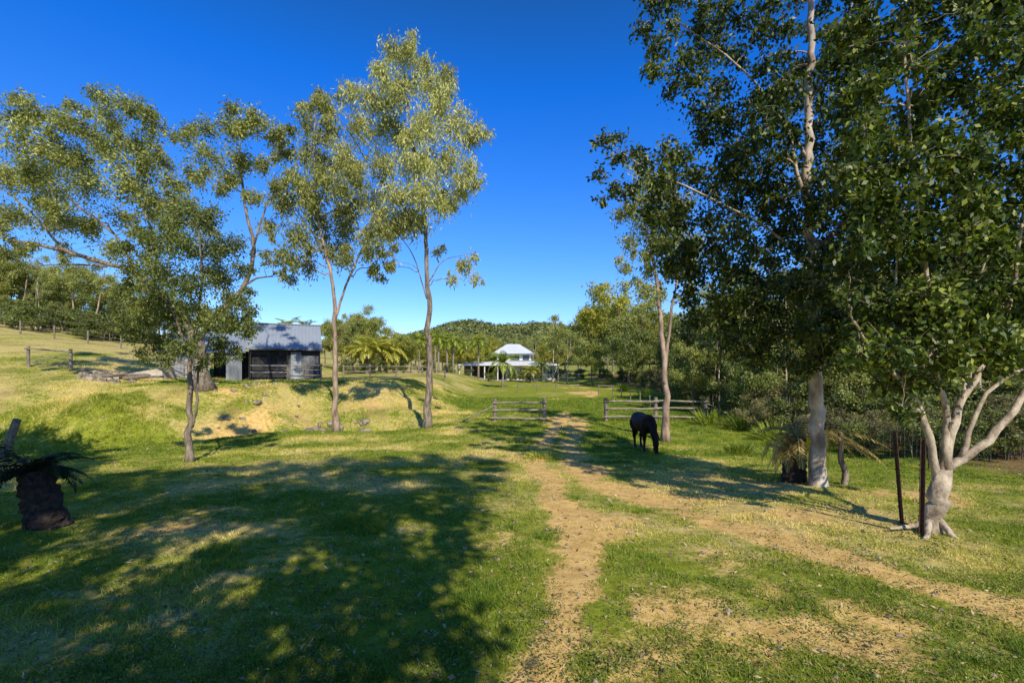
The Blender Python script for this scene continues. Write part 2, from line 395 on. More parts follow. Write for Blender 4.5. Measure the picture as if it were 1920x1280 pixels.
def hill(x, y):
    h = 40*np.exp(-(((x-5)/150)**2))*np.exp(-((y-620)/140)**2)
    h = h+10*np.exp(-((x+60)/55)**2)*np.exp(-((y-640)/90)**2)+7*np.exp(-((x-55)/40)**2)*np.exp(-((y-610)/90)**2)
    h = h+18*np.exp(-((y-760)/160)**2)+12*np.exp(-((x-420)/220)**2)*np.exp(-((y-560)/150)**2)
    return h*(.85+.3*fbm(x, y, 90, 50, 3))
hx = np.linspace(-1300, 1300, 160); hy = np.linspace(300, 1200, 90); HX, HY = np.meshgrid(hx, hy)
HZz = H(HX, HY)+hill(HX, HY)-1.5
i2 = (np.arange(len(hy)-1)[:, None]*len(hx)+np.arange(len(hx)-1)[None]).ravel()
hf = np.stack([i2, i2+1, i2+1+len(hx), i2+len(hx)], 1)
M['hill'] = solid('hill', (.08, .09, .03), (.18, .18, .07), .02, .95, 0)
tag(link('hills', np_mesh('hills', np.stack([HX.ravel(), HY.ravel(), HZz.ravel()], 1), hf, M['hill'], None, None, True)), kind='structure')
g = np.random.default_rng(5)
n = 7000; fx = g.uniform(-1, 1, n); fy = g.uniform(340, 800, n); fx = fx*fy*.42+g.normal(0, 10, n)
fz = H(fx, fy)+hill(fx, fy)-1.5
R = g.uniform(2.6, 5.6, n); per = 26
cidx = np.repeat(np.arange(n), per); m_ = n*per
dr = g.normal(0, 1, (m_, 3)); dr /= np.linalg.norm(dr, axis=1)[:, None]; dr[:, 2] = np.abs(dr[:, 2])*1.15
p = np.stack([fx, fy, fz+R*.7], 1)[cidx]+dr*(R[cidx]*g.uniform(.7, 1, m_))[:, None]
a = np.cross(dr, g.normal(0, 1, (m_, 3))); a /= np.linalg.norm(a, axis=1)[:, None]; s = np.cross(dr, a); s += g.normal(0, .4, (m_, 3))
q = .9*g.uniform(.6, 1.4, (m_, 1))
V = np.stack([p-a*q, p+s*q, p+a*q, p-s*q], 1).reshape(-1, 3)
var = np.clip(.5+g.uniform(-.35, .35, n)[cidx]+g.normal(0, .12, m_), 0, 1)
tag(link('hill_forest', np_mesh('hill_forest', V, np.arange(m_*4).reshape(-1, 4), M['far_leaf'], np.repeat(var, 4))), 'distant green bushland covering the low hills on the horizon', 'forest', kind='stuff')

# ------------------------------------------------------------ grass, litter
g = np.random.default_rng(9)
n = 180000
d = np.exp(g.uniform(math.log(2.4), math.log(38), n)); x = g.uniform(-1.2, 1.2, n)*d
n2_ = 90000; d = np.concatenate([d, g.uniform(13, 42, n2_)]); x = np.concatenate([x, g.uniform(-26, 15, n2_)]); n += n2_
dm, drm, lm = masks(x, d)
cl = fbm(x, d, .35, 60, 3)
keep = g.random(n) < np.clip((1.05-1.7*dm)*(1.1-1.2*lm)*(.16+1.55*ss(.41, .63, cl)), 0.015, 1)
x, d, dm, drm, cl = x[keep], d[keep], dm[keep], drm[keep], cl[keep]; n = len(x); B = 4
tall = ss(.61, .73, fbm(x, d, 1.1, 70, 3))
mound = ss(-2.5, -7, x)*ss(23.5, 27, d+6*ss(-10, -17, x))
hum = np.exp(-((x+19.5)**2/12+(d-21)**2/8))
hgt = (.012+.018*g.random(n))*(1+d/11)+tall*.045*(1-mound)+hum*.16
idx = np.repeat(np.arange(n), B); k = len(idx)
bx_ = x[idx]+g.normal(0, .022, k)*(1+d[idx]/8); by_ = d[idx]+g.normal(0, .022, k)*(1+d[idx]/8); bz = H(bx_, by_)-.004
an = g.uniform(0, 2*math.pi, k); w = .0025*(1+d[idx]/4)
lean = g.normal(0, .7, (k, 2)); hh = hgt[idx]*g.uniform(.5, 1.3, k)
A0 = np.stack([bx_-np.cos(an)*w, by_-np.sin(an)*w, bz], 1); A1 = np.stack([bx_+np.cos(an)*w, by_+np.sin(an)*w, bz], 1)
A2 = np.stack([bx_+lean[:, 0]*hh, by_+lean[:, 1]*hh, bz+hh], 1)
V = np.stack([A0, A1, A2], 1).reshape(-1, 3)
var = np.clip(ss(.25, .85, drm)[idx]*.85-.2*tall[idx]+.3*hum[idx]+g.normal(0, .16, k)+.10, 0, 1)
tag(link('grass', np_mesh('grass', V, np.arange(k*3).reshape(-1, 3), M['grass'], np.repeat(var, 3))), 'short patchy green and straw coloured grass over the paddock', 'grass', kind='stuff')
n = 15000
d = np.exp(g.uniform(math.log(2.4), math.log(26), n)); x = g.uniform(-1.15, 1.15, n)*d
z = H(x, d)+.012
a = g.uniform(0, 2*math.pi, n); l = g.uniform(.008, .030, n)*(1+d/12); w = l*g.uniform(.08, .32, n)
ax = np.stack([np.cos(a), np.sin(a), g.normal(0, .3, n)], 1)*l[:, None]; sx = np.stack([-np.sin(a), np.cos(a), g.normal(0, .5, n)], 1)*w[:, None]
p = np.stack([x, d, z], 1); V = np.stack([p-ax, p+sx, p+ax, p-sx], 1).reshape(-1, 3)
tag(link('leaf_litter', np_mesh('leaf_litter', V, np.arange(n*4).reshape(-1, 4), M['litter'], np.repeat(g.random(n), 4))), 'dead brown leaves and twigs scattered over the grass', 'leaf litter', kind='stuff')
n = 1500
d = np.exp(g.uniform(math.log(2.6), math.log(12), n)); x = g.uniform(-1.1, 1.1, n)*d
keep = (fbm(x, d, 1.8, 90, 3) > .52); x, d = x[keep], d[keep]; n = len(x)
c = np.stack([x, d, H(x, d)+.015], 1); tips = c+g.normal(0, .07, (n, 3))*np.array([1, 1, .25])
V, Fc, A = leaves(c, tips, 45, np.full(n, .32), .022, .008, 0, g)
hv = H(V[:, 0], V[:, 1]); V[:, 2] = np.clip(V[:, 2], hv+.003, hv+.07)
tag(link('weeds', np_mesh('weeds', V, Fc, M['bush_leaf'], A)), 'low dark leafy weeds spreading through the foreground grass', 'weeds', kind='stuff')
mb = MB(); random.seed(4)
for _ in range(500):
    dd = math.exp(random.uniform(math.log(2.6), math.log(28))); xx = random.uniform(-1.1, 1.1)*dd; zz = gz(xx, dd); r = random.uniform(.005, .018)*(1+dd/10)
    mb.tube([(xx, dd, zz-.01), (xx, dd, zz+r*.5), (xx, dd, zz+r)], [r*1.1, r, r*.35], 5, .5)
tag(mb.build('pebbles', M['rock']), 'small loose stones lying in the grass and dirt', 'pebbles', kind='stuff')

# ------------------------------------------------------------ main trees
px_tree('gum_tree', 'tallest slender gum tree with pale drooping crown, right of the shed', 24,
    [([(800, 797), (806, 700), (804, 600), (800, 500), (797, 420), (786, 330), (772, 250), (757, 130)], .19, .03),
     ([(797, 440), (750, 380), (700, 320), (650, 240)], .06, .02), ([(790, 360), (830, 300), (860, 240)], .05, .02),
     ([(803, 530), (830, 490), (868, 478)], .035, .012), ([(800, 560), (775, 480), (740, 430)], .035, .015)],
    [(740, 95, 32), (770, 85, 24), (790, 115, 36), (715, 125, 28), (760, 160, 50), (825, 165, 36), (845, 150, 22), (700, 180, 36), (655, 160, 26), (620, 200, 26), (575, 195, 16), (855, 225, 40), (800, 225, 48), (745, 235, 50), (680, 235, 40), (640, 275, 32), (885, 255, 26), (885, 310, 30),
     (830, 295, 46), (770, 300, 46), (860, 350, 34), (710, 300, 42), (800, 355, 42), (750, 365, 42), (700, 370, 36), (840, 385, 28), (780, 405, 34), (730, 425, 30), (690, 430, 26), (870, 490, 24), (848, 520, 14), (893, 522, 13), (820, 470, 14), (660, 320, 30), (735, 490, 14), (893, 340, 18)],
    .21, .03, 1.95, 1.6, M['gum_leaf_pale'], M['bark_grey'], 1, .5, ntip=12, spread=.18)
px_tree('gum_tree', 'slender forked gum tree with bare pink trunk just right of the shed', 23,
    [([(630, 805), (629, 700), (628, 600), (622, 520), (602, 440), (590, 350), (590, 230)], .14, .025),
     ([(627, 600), (655, 520), (685, 450), (700, 400)], .07, .02), ([(610, 470), (560, 400), (530, 350)], .045, .015)],
    [(600, 180, 26), (575, 215, 32), (620, 240, 26), (575, 275, 36), (615, 300, 34), (545, 320, 32), (590, 350, 42), (545, 375, 38), (515, 345, 24), (635, 350, 32), (600, 410, 42), (665, 375, 36), (650, 425, 38), (555, 435, 38), (525, 475, 26), (575, 490, 28), (620, 465, 34), (690, 460, 30), (708, 420, 28), (700, 500, 22), (655, 480, 24), (725, 495, 14), (510, 420, 24), (545, 520, 15), (740, 460, 14), (670, 330, 26)],
    .20, .03, 1.95, 1.6, M['gum_leaf'], M['bark_pink'], 2, .55, ntip=12, spread=.18)
px_tree('small_tree', 'short bushy tree with thin trunk standing in front of the shed', 14.5,
    [([(355, 857), (355, 770), (356, 700), (362, 640), (374, 580), (378, 500), (370, 420)], .10, .02),
     ([(358, 680), (330, 600), (300, 530), (290, 470)], .045, .012), ([(362, 650), (400, 590), (430, 560)], .04, .012), ([(360, 800), (368, 760), (372, 700), (392, 640), (410, 590)], .05, .015)],
    [(350, 390, 28), (385, 405, 32), (315, 415, 30), (285, 455, 32), (335, 455, 38), (395, 460, 38), (435, 455, 26), (250, 500, 28), (300, 515, 40), (355, 525, 42), (415, 520, 38), (450, 565, 28), (262, 565, 36), (320, 585, 42), (385, 590, 42), (435, 600, 32), (470, 585, 20), (250, 620, 28), (300, 640, 30), (415, 645, 26), (350, 645, 28), (230, 540, 22), (215, 580, 18), (465, 615, 20), (380, 675, 18), (300, 675, 16), (240, 460, 18), (450, 500, 20), (265, 660, 16), (440, 655, 16)],
    .09, .020, 2.4, .9, M['bush_leaf'], M['bark_grey'], 3, .65, ntip=13, twig=.004)
px_tree('gum_tree', 'wide spreading old gum tree with long crooked limbs at far left', 26,
    [([(385, 700), (372, 660), (360, 620)], .36, .28),
     ([(362, 630), (320, 570), (250, 512), (170, 485), (90, 462), (20, 450), (-60, 430)], .20, .05),
     ([(250, 512), (215, 440), (150, 390), (80, 330)], .09, .025), ([(290, 545), (290, 450), (250, 350), (230, 270)], .10, .025),
     ([(365, 640), (410, 590), (455, 540), (475, 470), (462, 400), (450, 310), (450, 260)], .19, .03),
     ([(458, 535), (480, 522), (512, 518)], .08, .03), ([(470, 480), (495, 400), (515, 330)], .07, .025), ([(120, 470), (60, 400), (0, 350)], .07, .025), ([(200, 500), (120, 495), (60, 500)], .06, .02)],
    [(20, 210, 32), (65, 200, 32), (120, 220, 36), (165, 240, 30), (205, 205, 38), (245, 195, 30), (285, 240, 28), (50, 265, 44), (120, 290, 48), (200, 275, 46), (260, 275, 38), (305, 300, 30), (20, 330, 44), (85, 345, 48), (165, 345, 50), (240, 335, 44), (25, 400, 40), (90, 415, 42), (160, 420, 40), (230, 405, 36), (290, 370, 36), (-40, 300, 50), (-50, 400, 50), (60, 460, 22),
     (350, 250, 28), (385, 235, 28), (430, 235, 34), (475, 220, 34), (510, 250, 28), (535, 290, 22), (390, 290, 36), (445, 300, 36), (495, 310, 30), (360, 330, 28), (415, 350, 26), (525, 360, 18), (330, 380, 28), (380, 400, 24), (480, 370, 20), (540, 240, 16), (320, 440, 24), (210, 460, 24), (530, 510, 14), (505, 490, 12), (140, 195, 18), (10, 470, 26), (120, 465, 22), (320, 340, 24), (270, 440, 22)],
    .19, .038, 2.1, .7, M['gum_leaf'], M['bark_grey'], 4, .5, ntip=11, spread=.18, extra=1)
px_tree('gum_tree', 'slim twin trunked gum standing right beside the grazing horse', 20,
    [([(1248, 822), (1249, 720), (1242, 640), (1236, 560), (1222, 470), (1205, 400), (1195, 330)], .15, .025),
     ([(1246, 720), (1252, 640), (1262, 560), (1282, 480), (1300, 420)], .085, .02)],
    [(1210, 330, 26), (1190, 370, 28), (1235, 350, 30), (1160, 400, 20), (1205, 410, 32), (1250, 400, 30), (1180, 450, 24), (1225, 450, 30), (1270, 440, 32), (1175, 495, 18), (1215, 500, 24), (1255, 500, 26), (1295, 490, 26), (1240, 545, 16), (1290, 540, 22), (1310, 450, 28), (1200, 530, 14), (1275, 380, 26)],
    .16, .03, 1.8, 1.4, M['gum_leaf'], M['bark_pink'], 5, .6, ntip=12, spread=.19)
D_poly = [(1235, 310), (1330, 250), (1420, 190), (1500, 120), (1640, 60), (1660, 400), (1620, 630), (1540, 700), (1440, 670), (1340, 620), (1270, 560), (1225, 400)]
D_up = [(1185, -120), (1200, 80), (1250, 170), (1330, 240), (1400, 200), (1500, 140), (1640, 60), (1640, -120)]
def clear_trunk(cs): return [c if abs(c[0]-1518) > 34 or c[1] > 330 else (c[0], c[1], c[2]*.8, 1.1) for c in cs]
px_tree('gum_tree', 'tall white trunked gum with dense hanging crown, behind the right cycad', 10.4,
    [([(1535, 912), (1534, 800), (1531, 690), (1527, 590), (1522, 500), (1518, 400), (1514, 300), (1518, 200), (1522, 100), (1520, 0), (1516, -120)], .165, .05),
     ([(1523, 470), (1560, 440), (1610, 395), (1640, 340), (1680, 260)], .075, .02, ), ([(1519, 400), (1495, 330), (1480, 250), (1440, 160)], .055, .015),
     ([(1515, 300), (1450, 200), (1380, 120), (1270, 40)], .038, .012), ([(1521, 500), (1440, 430), (1330, 370), (1220, 320), (1150, 275)], .032, .010),
     ([(1518, 200), (1570, 100), (1600, 0)], .038, .015), ([(1528, 600), (1560, 540), (1600, 500)], .035, .015)],
    clear_trunk(fill(D_poly, 35, 28, 44, 3)+fill(D_up, 40, 22, 38, 5))+[(1130, 262, 20), (1155, 255, 16), (1165, 295, 22), (1125, 325, 18), (1150, 350, 20), (1190, 285, 22), (1215, 300, 26), (1130, 375, 14), (1185, 350, 24), (1240, 330, 28), (1250, 270, 20), (1545, 560, 40, -1.2), (1510, 620, 34, -1.2), (1560, 640, 30, -.8), (1500, 530, 34, -1.2)],
    .11, .030, 2.15, .8, M['dark_leaf'], M['bark_white'], 6, .42, ntip=12, twig=.004, extra=0, spread=.22, grow=1.1)
E_poly = [(1580, -150), (1590, 100), (1610, 300), (1590, 480), (1600, 660), (1720, 730), (1850, 670), (2010, 680), (2120, 300), (2060, -150)]
px_tree('fig_tree', 'nearest pale barked tree with many spreading stems at right edge', 6.6,
    [([(1748, 1003), (1752, 950), (1768, 880)], .13, .11),
     ([(1762, 900), (1738, 800), (1695, 720), (1640, 665), (1600, 600)], .055, .018),
     ([(1766, 890), (1778, 800), (1762, 720), (1742, 560), (1722, 400), (1702, 200), (1690, 0)], .052, .014),
     ([(1772, 880), (1790, 780), (1840, 690), (1885, 590), (1905, 500), (1930, 300)], .06, .016),
     ([(1776, 880), (1850, 825), (1930, 725), (2030, 600, .3), (2060, 400, .5)], .065, .025),
     ([(1800, 860), (1850, 740), (1920, 690), (2000, 660)], .035, .012), ([(1750, 830), (1700, 690), (1680, 560), (1690, 420)], .030, .010), ([(1782, 840), (1810, 720), (1815, 600), (1860, 450)], .030, .010),
     ([(1700, 725), (1760, 640), (1800, 520), (1830, 300)], .022, .010), ([(1750, 975), (1710, 985), (1668, 990, -.1)], .055, .015), ([(1760, 975), (1790, 1005, -.3), (1812, 1030, -.4)], .055, .015), ([(1745, 975), (1735, 1010, -.4), (1722, 1035, -.6)], .05, .015), ([(1755, 975), (1775, 990, .3), (1800, 985, .5)], .05, .015)],
    fill(E_poly, 44, 36, 56, 7)+[(1840, 560, 40), (1900, 600, 34), (1620, 560, 34), (1640, 670, 26), (1880, 690, 26), (1800, 670, 24), (1690, 700, 22)],
    .09, .027, 2.1, .6, M['dark_leaf'], M['bark_fig'], 7, .34, ntip=12, twig=.0035, extra=1, spread=.21)

def shade_tree(poly, yb, seed, trunk, label, hole=(), fixed=None, cover=2.4):
    gq = random.Random(seed); pts = []; xs_ = [p[0] for p in poly]
    for _ in range(6000):
        x = gq.uniform(min(xs_), max(xs_)); y = gq.uniform(-2, 24)
        if inpoly(x, y, poly) and all((x-a)**2+(y-b)**2 > .62 for a, b in pts) and not any((x-h[0])**2+(y-h[1])**2 < h[2]**2 for h in hole): pts.append((x, y))
    cl = []
    for x, y in pts:
        s = (y-yb+gq.uniform(-1.2, 1.2))/.94 if fixed is None else fixed+gq.uniform(-.8, .8); s = max(s, 4)
        cl.append((np.array([x+UX*s, y+UY*s, s*TE*1.0-.3]), gq.uniform(.62, .92)))
    tx, ty, th = trunk; z = gz(tx, ty); root = thing('gum_tree', label, 'tree', (tx, ty, z))
    build_tree(root, [([(tx, ty, z-.2), (tx+.2, ty, th*.3), (tx-.1, ty-.2, th*.6), (tx+.3, ty, th)], .18, .06)], cl, .18, .05, cover, .6, M['bush_leaf'], M['bark_grey'], seed, 9, .006)
shade_tree([(-.6, 1), (-.9, 5), (-.8, 8.5), (-3, 9.5), (-6, 9.5), (-9.3, 9), (-9.3, 5), (-8, 1.5), (-4, -.5)], -3.5, 21, (1.0, -4, 11), 'shade gum standing behind the viewpoint over the near grass', [(-4.9, 7.6, .6)], cover=2.8)
shade_tree([(-.6, 8), (-.2, 12), (-.2, 14.5), (-2.5, 15.6), (-6, 14.2), (-9.5, 12), (-9.5, 9), (-6, 9), (-3, 9)], -4.5, 22, (3.0, -5.5, 15), 'tall shade gum standing farther behind the viewpoint')
shade_tree([(-10.5, 9), (-11.5, 13), (-14, 16.5), (-19, 19.5), (-23, 20), (-23, 13), (-15, 9)], 0, 23, (-13.5, 4.5, 6), 'shade gum standing off to the left of the viewpoint', fixed=8, cover=2.4)

# ------------------------------------------------------------ background tree prototypes
def proto(name, Hh, zc, rx, rz, nc, rc, L, W, cover, droop, leafm, barkm, seed, tr=.14, cat='tree', stems=1):
    g = np.random.default_rng(seed); root = thing(name, '', cat, (0, 0, 0)); root['label'] = ''; limbs = []
    for s in range(stems):
        o = g.normal(0, .25 if stems > 1 else 0, 2); e = g.normal(0, rx*.35, 2)
        limbs.append(([(o[0], o[1], -.4), (o[0]+e[0]*.2, o[1]+e[1]*.2, Hh*.25), (o[0]+e[0]*.5+g.normal(0, .1), o[1]+e[1]*.5, Hh*.55), (o[0]+e[0], o[1]+e[1], Hh*.85)], tr, tr*.25))
    cl = []
    while len(cl) < nc:
        u = g.uniform(-1, 1, 3)
        if .25 < np.linalg.norm(u) < 1: cl.append((np.array([u[0]*rx, u[1]*rx, zc+u[2]*rz]), rc*g.uniform(.6, 1.3)))
    build_tree(root, limbs, cl, L, W, cover, droop, leafm, barkm, seed, 9, .010)
    return root
PR = {}
PR['tall'] = lambda: proto('gum_tree', 11, 7.5, 2.4, 3.4, 30, .8, .22, .042, 1.8, 1.0, M['gum_leaf'], M['bark_pink'], 31)
PR['round'] = lambda: proto('bush_tree', 8, 5.0, 2.9, 2.8, 34, .9, .22, .05, 1.9, .5, M['bush_leaf'], M['bark_grey'], 32)
PR['olive'] = lambda: proto('bush_tree', 9, 5.6, 3.0, 3.1, 34, .9, .22, .05, 1.9, .7, M['gum_leaf'], M['bark_grey'], 33)
PR['shrub'] = lambda: proto('shrub', 3, 1.6, 1.5, 1.4, 22, .5, .14, .035, 1.8, .3, M['bush_leaf'], M['bark_grey'], 34, .03, 'shrub', 4)
PR['thin'] = lambda: proto('gum_tree', 10, 7.0, 1.7, 2.7, 17, .6, .20, .04, 1.6, 1.2, M['gum_leaf'], M['bark_white'], 35, .10, 'tree', 2)
PR['gold'] = lambda: proto('bush_tree', 8, 5.2, 3.1, 2.7, 34, .9, .24, .05, 1.9, .4, M['yellow_leaf'], M['bark_grey'], 36)
PR['dry'] = lambda: proto('dry_shrub', 3, 1.5, 1.6, 1.3, 22, .5, .14, .024, 1.2, .2, M['twig_leaf'], M['bark_grey'], 37, .03, 'shrub', 7)
made = {}; H0 = {'tall': 11, 'round': 8, 'olive': 9, 'shrub': 3.1, 'thin': 10, 'gold': 8, 'dry': 3}
def put(kind, px, d, h, label, group, sx=1.0):
    x = (px-960)/F*d; z = gz(x, d); s = h/H0[kind]; rz = random.uniform(0, 6.28)
    sc = (s*sx, s*sx, s)
    if kind not in made:
        r = PR[kind](); made[kind] = r; r.location = (x, d, z); r.rotation_euler = (0, 0, rz); r.scale = sc; r['label'] = label; r['group'] = group
    else: r = dup(made[kind], (x, d, z), rz, sc, label, group)
    return r
random.seed(77)
def top(py, d, x): return CH+(HZ-py)/F*d-gz((x-960)/F*d, d)
GR = 'trees in the dense bush along the right side'
LR = {'tall': 'tall gum tree in the dense bush along the right side', 'round': 'dark bushy tree in the dense bush along the right side', 'olive': 'olive green tree in the dense bush along the right side', 'thin': 'thin pale stemmed gum in the dense bush along the right side', 'gold': 'yellowish bushy tree in the bush along the right side'}
for kind, px, d_, py in [('round', 1320, 36, 560), ('tall', 1370, 33, 500), ('olive', 1430, 31, 540), ('round', 1480, 28, 560), ('thin', 1400, 27, 520), ('tall', 1530, 29, 470), ('round', 1580, 26, 520), ('olive', 1640, 25, 500), ('tall', 1700, 25, 430),
                         ('round', 1740, 23, 520), ('olive', 1800, 22, 480), ('tall', 1860, 22, 400), ('round', 1900, 20, 520), ('olive', 1960, 21, 440), ('tall', 2040, 22, 380), ('round', 2120, 22, 450), ('olive', 1290, 44, 570), ('tall', 1330, 46, 530), ('tall', 1440, 42, 480),
                         ('olive', 1520, 38, 490), ('tall', 1610, 36, 420), ('round', 1700, 34, 460), ('tall', 1800, 32, 380), ('olive', 1900, 30, 400), ('olive', 1380, 52, 560), ('round', 1560, 50, 520), ('tall', 1990, 32, 360), ('thin', 1345, 30, 560), ('thin', 1465, 24, 500), ('thin', 1830, 18, 470),
                         ('gold', 1265, 60, 590), ('olive', 1220, 66, 590), ('olive', 1350, 40, 590), ('olive', 1500, 25, 610), ('olive', 1680, 22, 600), ('olive', 1300, 30, 630), ('round', 1420, 24, 640), ('olive', 1590, 21, 620), ('olive', 1760, 19, 610), ('round', 1260, 52, 610), ('round', 1340, 38, 600), ('olive', 1470, 34, 590), ('gold', 1560, 32, 600), ('olive', 1650, 30, 580), ('round', 1830, 27, 560)]:
    put(kind, px, d_, top(py, d_, px), LR[kind], GR, random.uniform(.8, 1.1))
GS = 'shrubs under the bush behind the wire fence'
k = 0
for px, d_, h in [(1290, 34, 2.4), (1330, 30, 2.2), (1375, 27, 2.6), (1410, 25, 2.0), (1440, 23, 2.5), (1480, 21, 2.0), (1525, 22, 2.8), (1570, 20, 2.2), (1615, 19, 2.6), (1660, 18.5, 2.0), (1700, 17.5, 2.5), (1745, 18, 2.7), (1790, 16.5, 2.0), (1835, 17, 2.6), (1880, 15.5, 2.0), (1930, 16, 2.5), (1985, 15.5, 2.4), (2040, 17, 3), (1270, 40, 2.4), (1240, 46, 2.4), (1215, 52, 2.6), (1350, 36, 3.2), (1500, 26, 3.4), (1600, 24, 3.6), (1720, 21, 3.6), (1840, 20, 3.6), (1545, 19, 1.8), (1640, 17, 1.7), (1770, 15.5, 1.6), (1860, 14.5, 1.6), (1430, 22, 1.7), (1395, 26, 1.8),
                  (1310, 38, 3), (1390, 32, 3), (1450, 29, 3.2), (1550, 27, 3.2), (1660, 24, 3.2), (1780, 23, 3.4), (1900, 22, 3.4), (1240, 58, 3), (1280, 50, 3), (1345, 44, 3.2), (1430, 37, 3.2), (1520, 33, 3.2), (1680, 15.5, 1.5), (1720, 14.5, 1.5), (1815, 14, 1.7), (1900, 13.5, 1.7), (1600, 16.5, 1.5), (1950, 13.5, 1.9)]:
    k += 1
    if k % 5 == 0 or k in (27, 28, 29, 31, 32): put('dry', px, d_, h*.9, 'dry twiggy shrub under the bush behind the wire fence', 'dry shrubs behind the wire fence', 1.2)
    else: put('shrub', px, d_, h, 'dense green shrub under the bush behind the wire fence', GS, random.uniform(.9, 1.3))
GC = 'trees beyond the house and lawn'
LC = {'tall': 'tall gum tree beyond the house and lawn', 'round': 'dark rounded tree beyond the house and lawn', 'olive': 'olive green rounded tree beyond the house and lawn', 'thin': 'thin sparse gum with white stems beyond the lawn', 'gold': 'golden green bushy tree beyond the house and lawn'}
for kind, px, d_, py in [('gold', 1165, 72, 520), ('olive', 1125, 80, 560), ('olive', 1205, 62, 560), ('round', 1180, 58, 605), ('thin', 1042, 78, 580), ('olive', 1085, 100, 610), ('olive', 1020, 110, 620), ('olive', 1060, 120, 600), ('olive', 980, 120, 628), ('round', 940, 115, 630), ('gold', 900, 110, 622),
                         ('olive', 860, 105, 618), ('gold', 745, 95, 620), ('gold', 700, 78, 605), ('olive', 675, 70, 580), ('olive', 640, 62, 588), ('gold', 655, 90, 585), ('tall', 690, 85, 572), ('gold', 770, 78, 635), ('olive', 800, 110, 615), ('round', 725, 70, 640), ('olive', 610, 75, 600), ('thin', 1065, 70, 620), ('gold', 1150, 95, 590), ('olive', 1110, 66, 625),
                         ('olive', 1000, 150, 625), ('round', 1090, 150, 610), ('olive', 860, 150, 625), ('olive', 780, 140, 628), ('olive', 930, 170, 628), ('olive', 1140, 130, 590), ('thin', 1000, 95, 625), ('round', 575, 95, 615), ('olive', 530, 90, 625), ('round', 500, 100, 620), ('gold', 830, 95, 635), ('gold', 885, 97, 640), ('gold', 1030, 98, 640), ('olive', 755, 68, 620)]:
    put(kind, px, d_, top(py, d_, px), LC[kind], GC, random.uniform(.9, 1.25))
GL = 'trees on the dry rise behind the left fence'
LL = {'tall': 'tall gum tree on the dry rise behind the left fence', 'round': 'dark rounded tree on the dry rise behind the left fence', 'olive': 'olive green tree on the dry rise behind the left fence', 'thin': 'thin gum on the dry rise behind the left fence'}
for kind, px, d_, py in [('tall', 177, 56, 480), ('tall', 138, 60, 470), ('round', 20, 66, 500), ('olive', 60, 68, 490), ('round', 110, 66, 510), ('tall', 40, 60, 460), ('round', 215, 64, 530), ('olive', 260, 66, 520), ('round', 160, 72, 520), ('olive', -20, 60, 480), ('round', 310, 72, 550), ('olive', 360, 75, 560), ('round', 410, 78, 580), ('tall', 300, 80, 520), ('olive', 455, 80, 600), ('thin', 230, 58, 520), ('round', -60, 64, 480), ('round', 80, 74, 520), ('round', 340, 62, 600), ('tall', 0, 62, 460), ('tall', 90, 64, 480), ('round', 50, 58, 560), ('olive', 115, 60, 560), ('round', 190, 60, 570), ('olive', 250, 60, 580), ('olive', 10, 56, 550), ('thin', 70, 55, 500), ('round', 150, 57, 585)]:
    put(kind, px, d_, max(3.5, top(py, d_, px)), LL[kind], GL, random.uniform(.95, 1.3))
for px, d_ in [(85, 56), (35, 58), (125, 54), (205, 55), (245, 57), (280, 60), (0, 55), (60, 52), (160, 58), (105, 59), (185, 52), (20, 60)]:
    put('shrub', px, d_, random.uniform(1.6, 3.8), 'dark shrub at the foot of the trees on the left rise', 'shrubs on the left rise', random.uniform(1.1, 1.9))
for px, d_, h in [(725, 62, 2.4), (760, 66, 2.6), (800, 72, 2.4), (655, 54, 2.2), (690, 58, 2.4), (845, 82, 2.4), (1060, 92, 2.2), (1090, 84, 2.4), (1130, 76, 2.4), (1165, 66, 2.2), (1190, 60, 2.2), (965, 79, 2.2), (1018, 79, 1.8), (1052, 80, 2.6), (985, 78, 2.4), (1000, 77, 1.6), (920, 77, 1.8), (880, 77, 1.4)]:
    put('shrub', px, d_, h, 'green garden shrub at the edge of the far lawn', 'shrubs at the edge of the far lawn', 1.3)

# ------------------------------------------------------------ palms and cycads
def frond(V, A, o, ang, rise, L, ll, curve, g, n=26, w=.02, tone=0):
    dirh = np.array([math.cos(ang), math.sin(ang), 0]); side = np.array([-math.sin(ang), math.cos(ang), 0]); pts = []
    p = np.array(o, float); e = rise
    for i in range(n+1):
        pts.append(p.copy()); stp = L/n; p = p+(dirh*math.cos(e)+np.array([0, 0, math.sin(e)]))*stp; e -= curve/n
    for i in range(n):
        a, b = pts[i], pts[i+1]; t = b-a; t /= np.linalg.norm(t)
        V.append([a+side*w*.5, b+side*w*.5, b-side*w*.5, a-side*w*.5]); A.append(.8)
        l = ll*math.sin(math.pi*min(1, (i+2)/(n+2))**.8)*1.0+.02
        for s in (-1, 1):
            dv = side*s*.8+t*.55-np.array([0, 0, .35])+g.normal(0, .08, 3); dv /= np.linalg.norm(dv)
            V.append([a, a+dv*l*.5+t*w*1.0, a+dv*l, a+dv*l*.5-t*w*.6]); A.append(float(np.clip(.5+tone+g.normal(0, .15), 0, 1)))
def fronds_mesh(name, specs, mat, g, n, w, root):
    V, A = [], []
    for sp in specs: frond(V, A, *sp[:6], g, n, w, sp[6] if len(sp) > 6 else 0)
    V = np.array(V).reshape(-1, 3); m = len(V)//4
    return link(name, np_mesh(name, V, np.arange(m*4).reshape(-1, 4), mat, np.repeat(np.array(A), 4)), root)
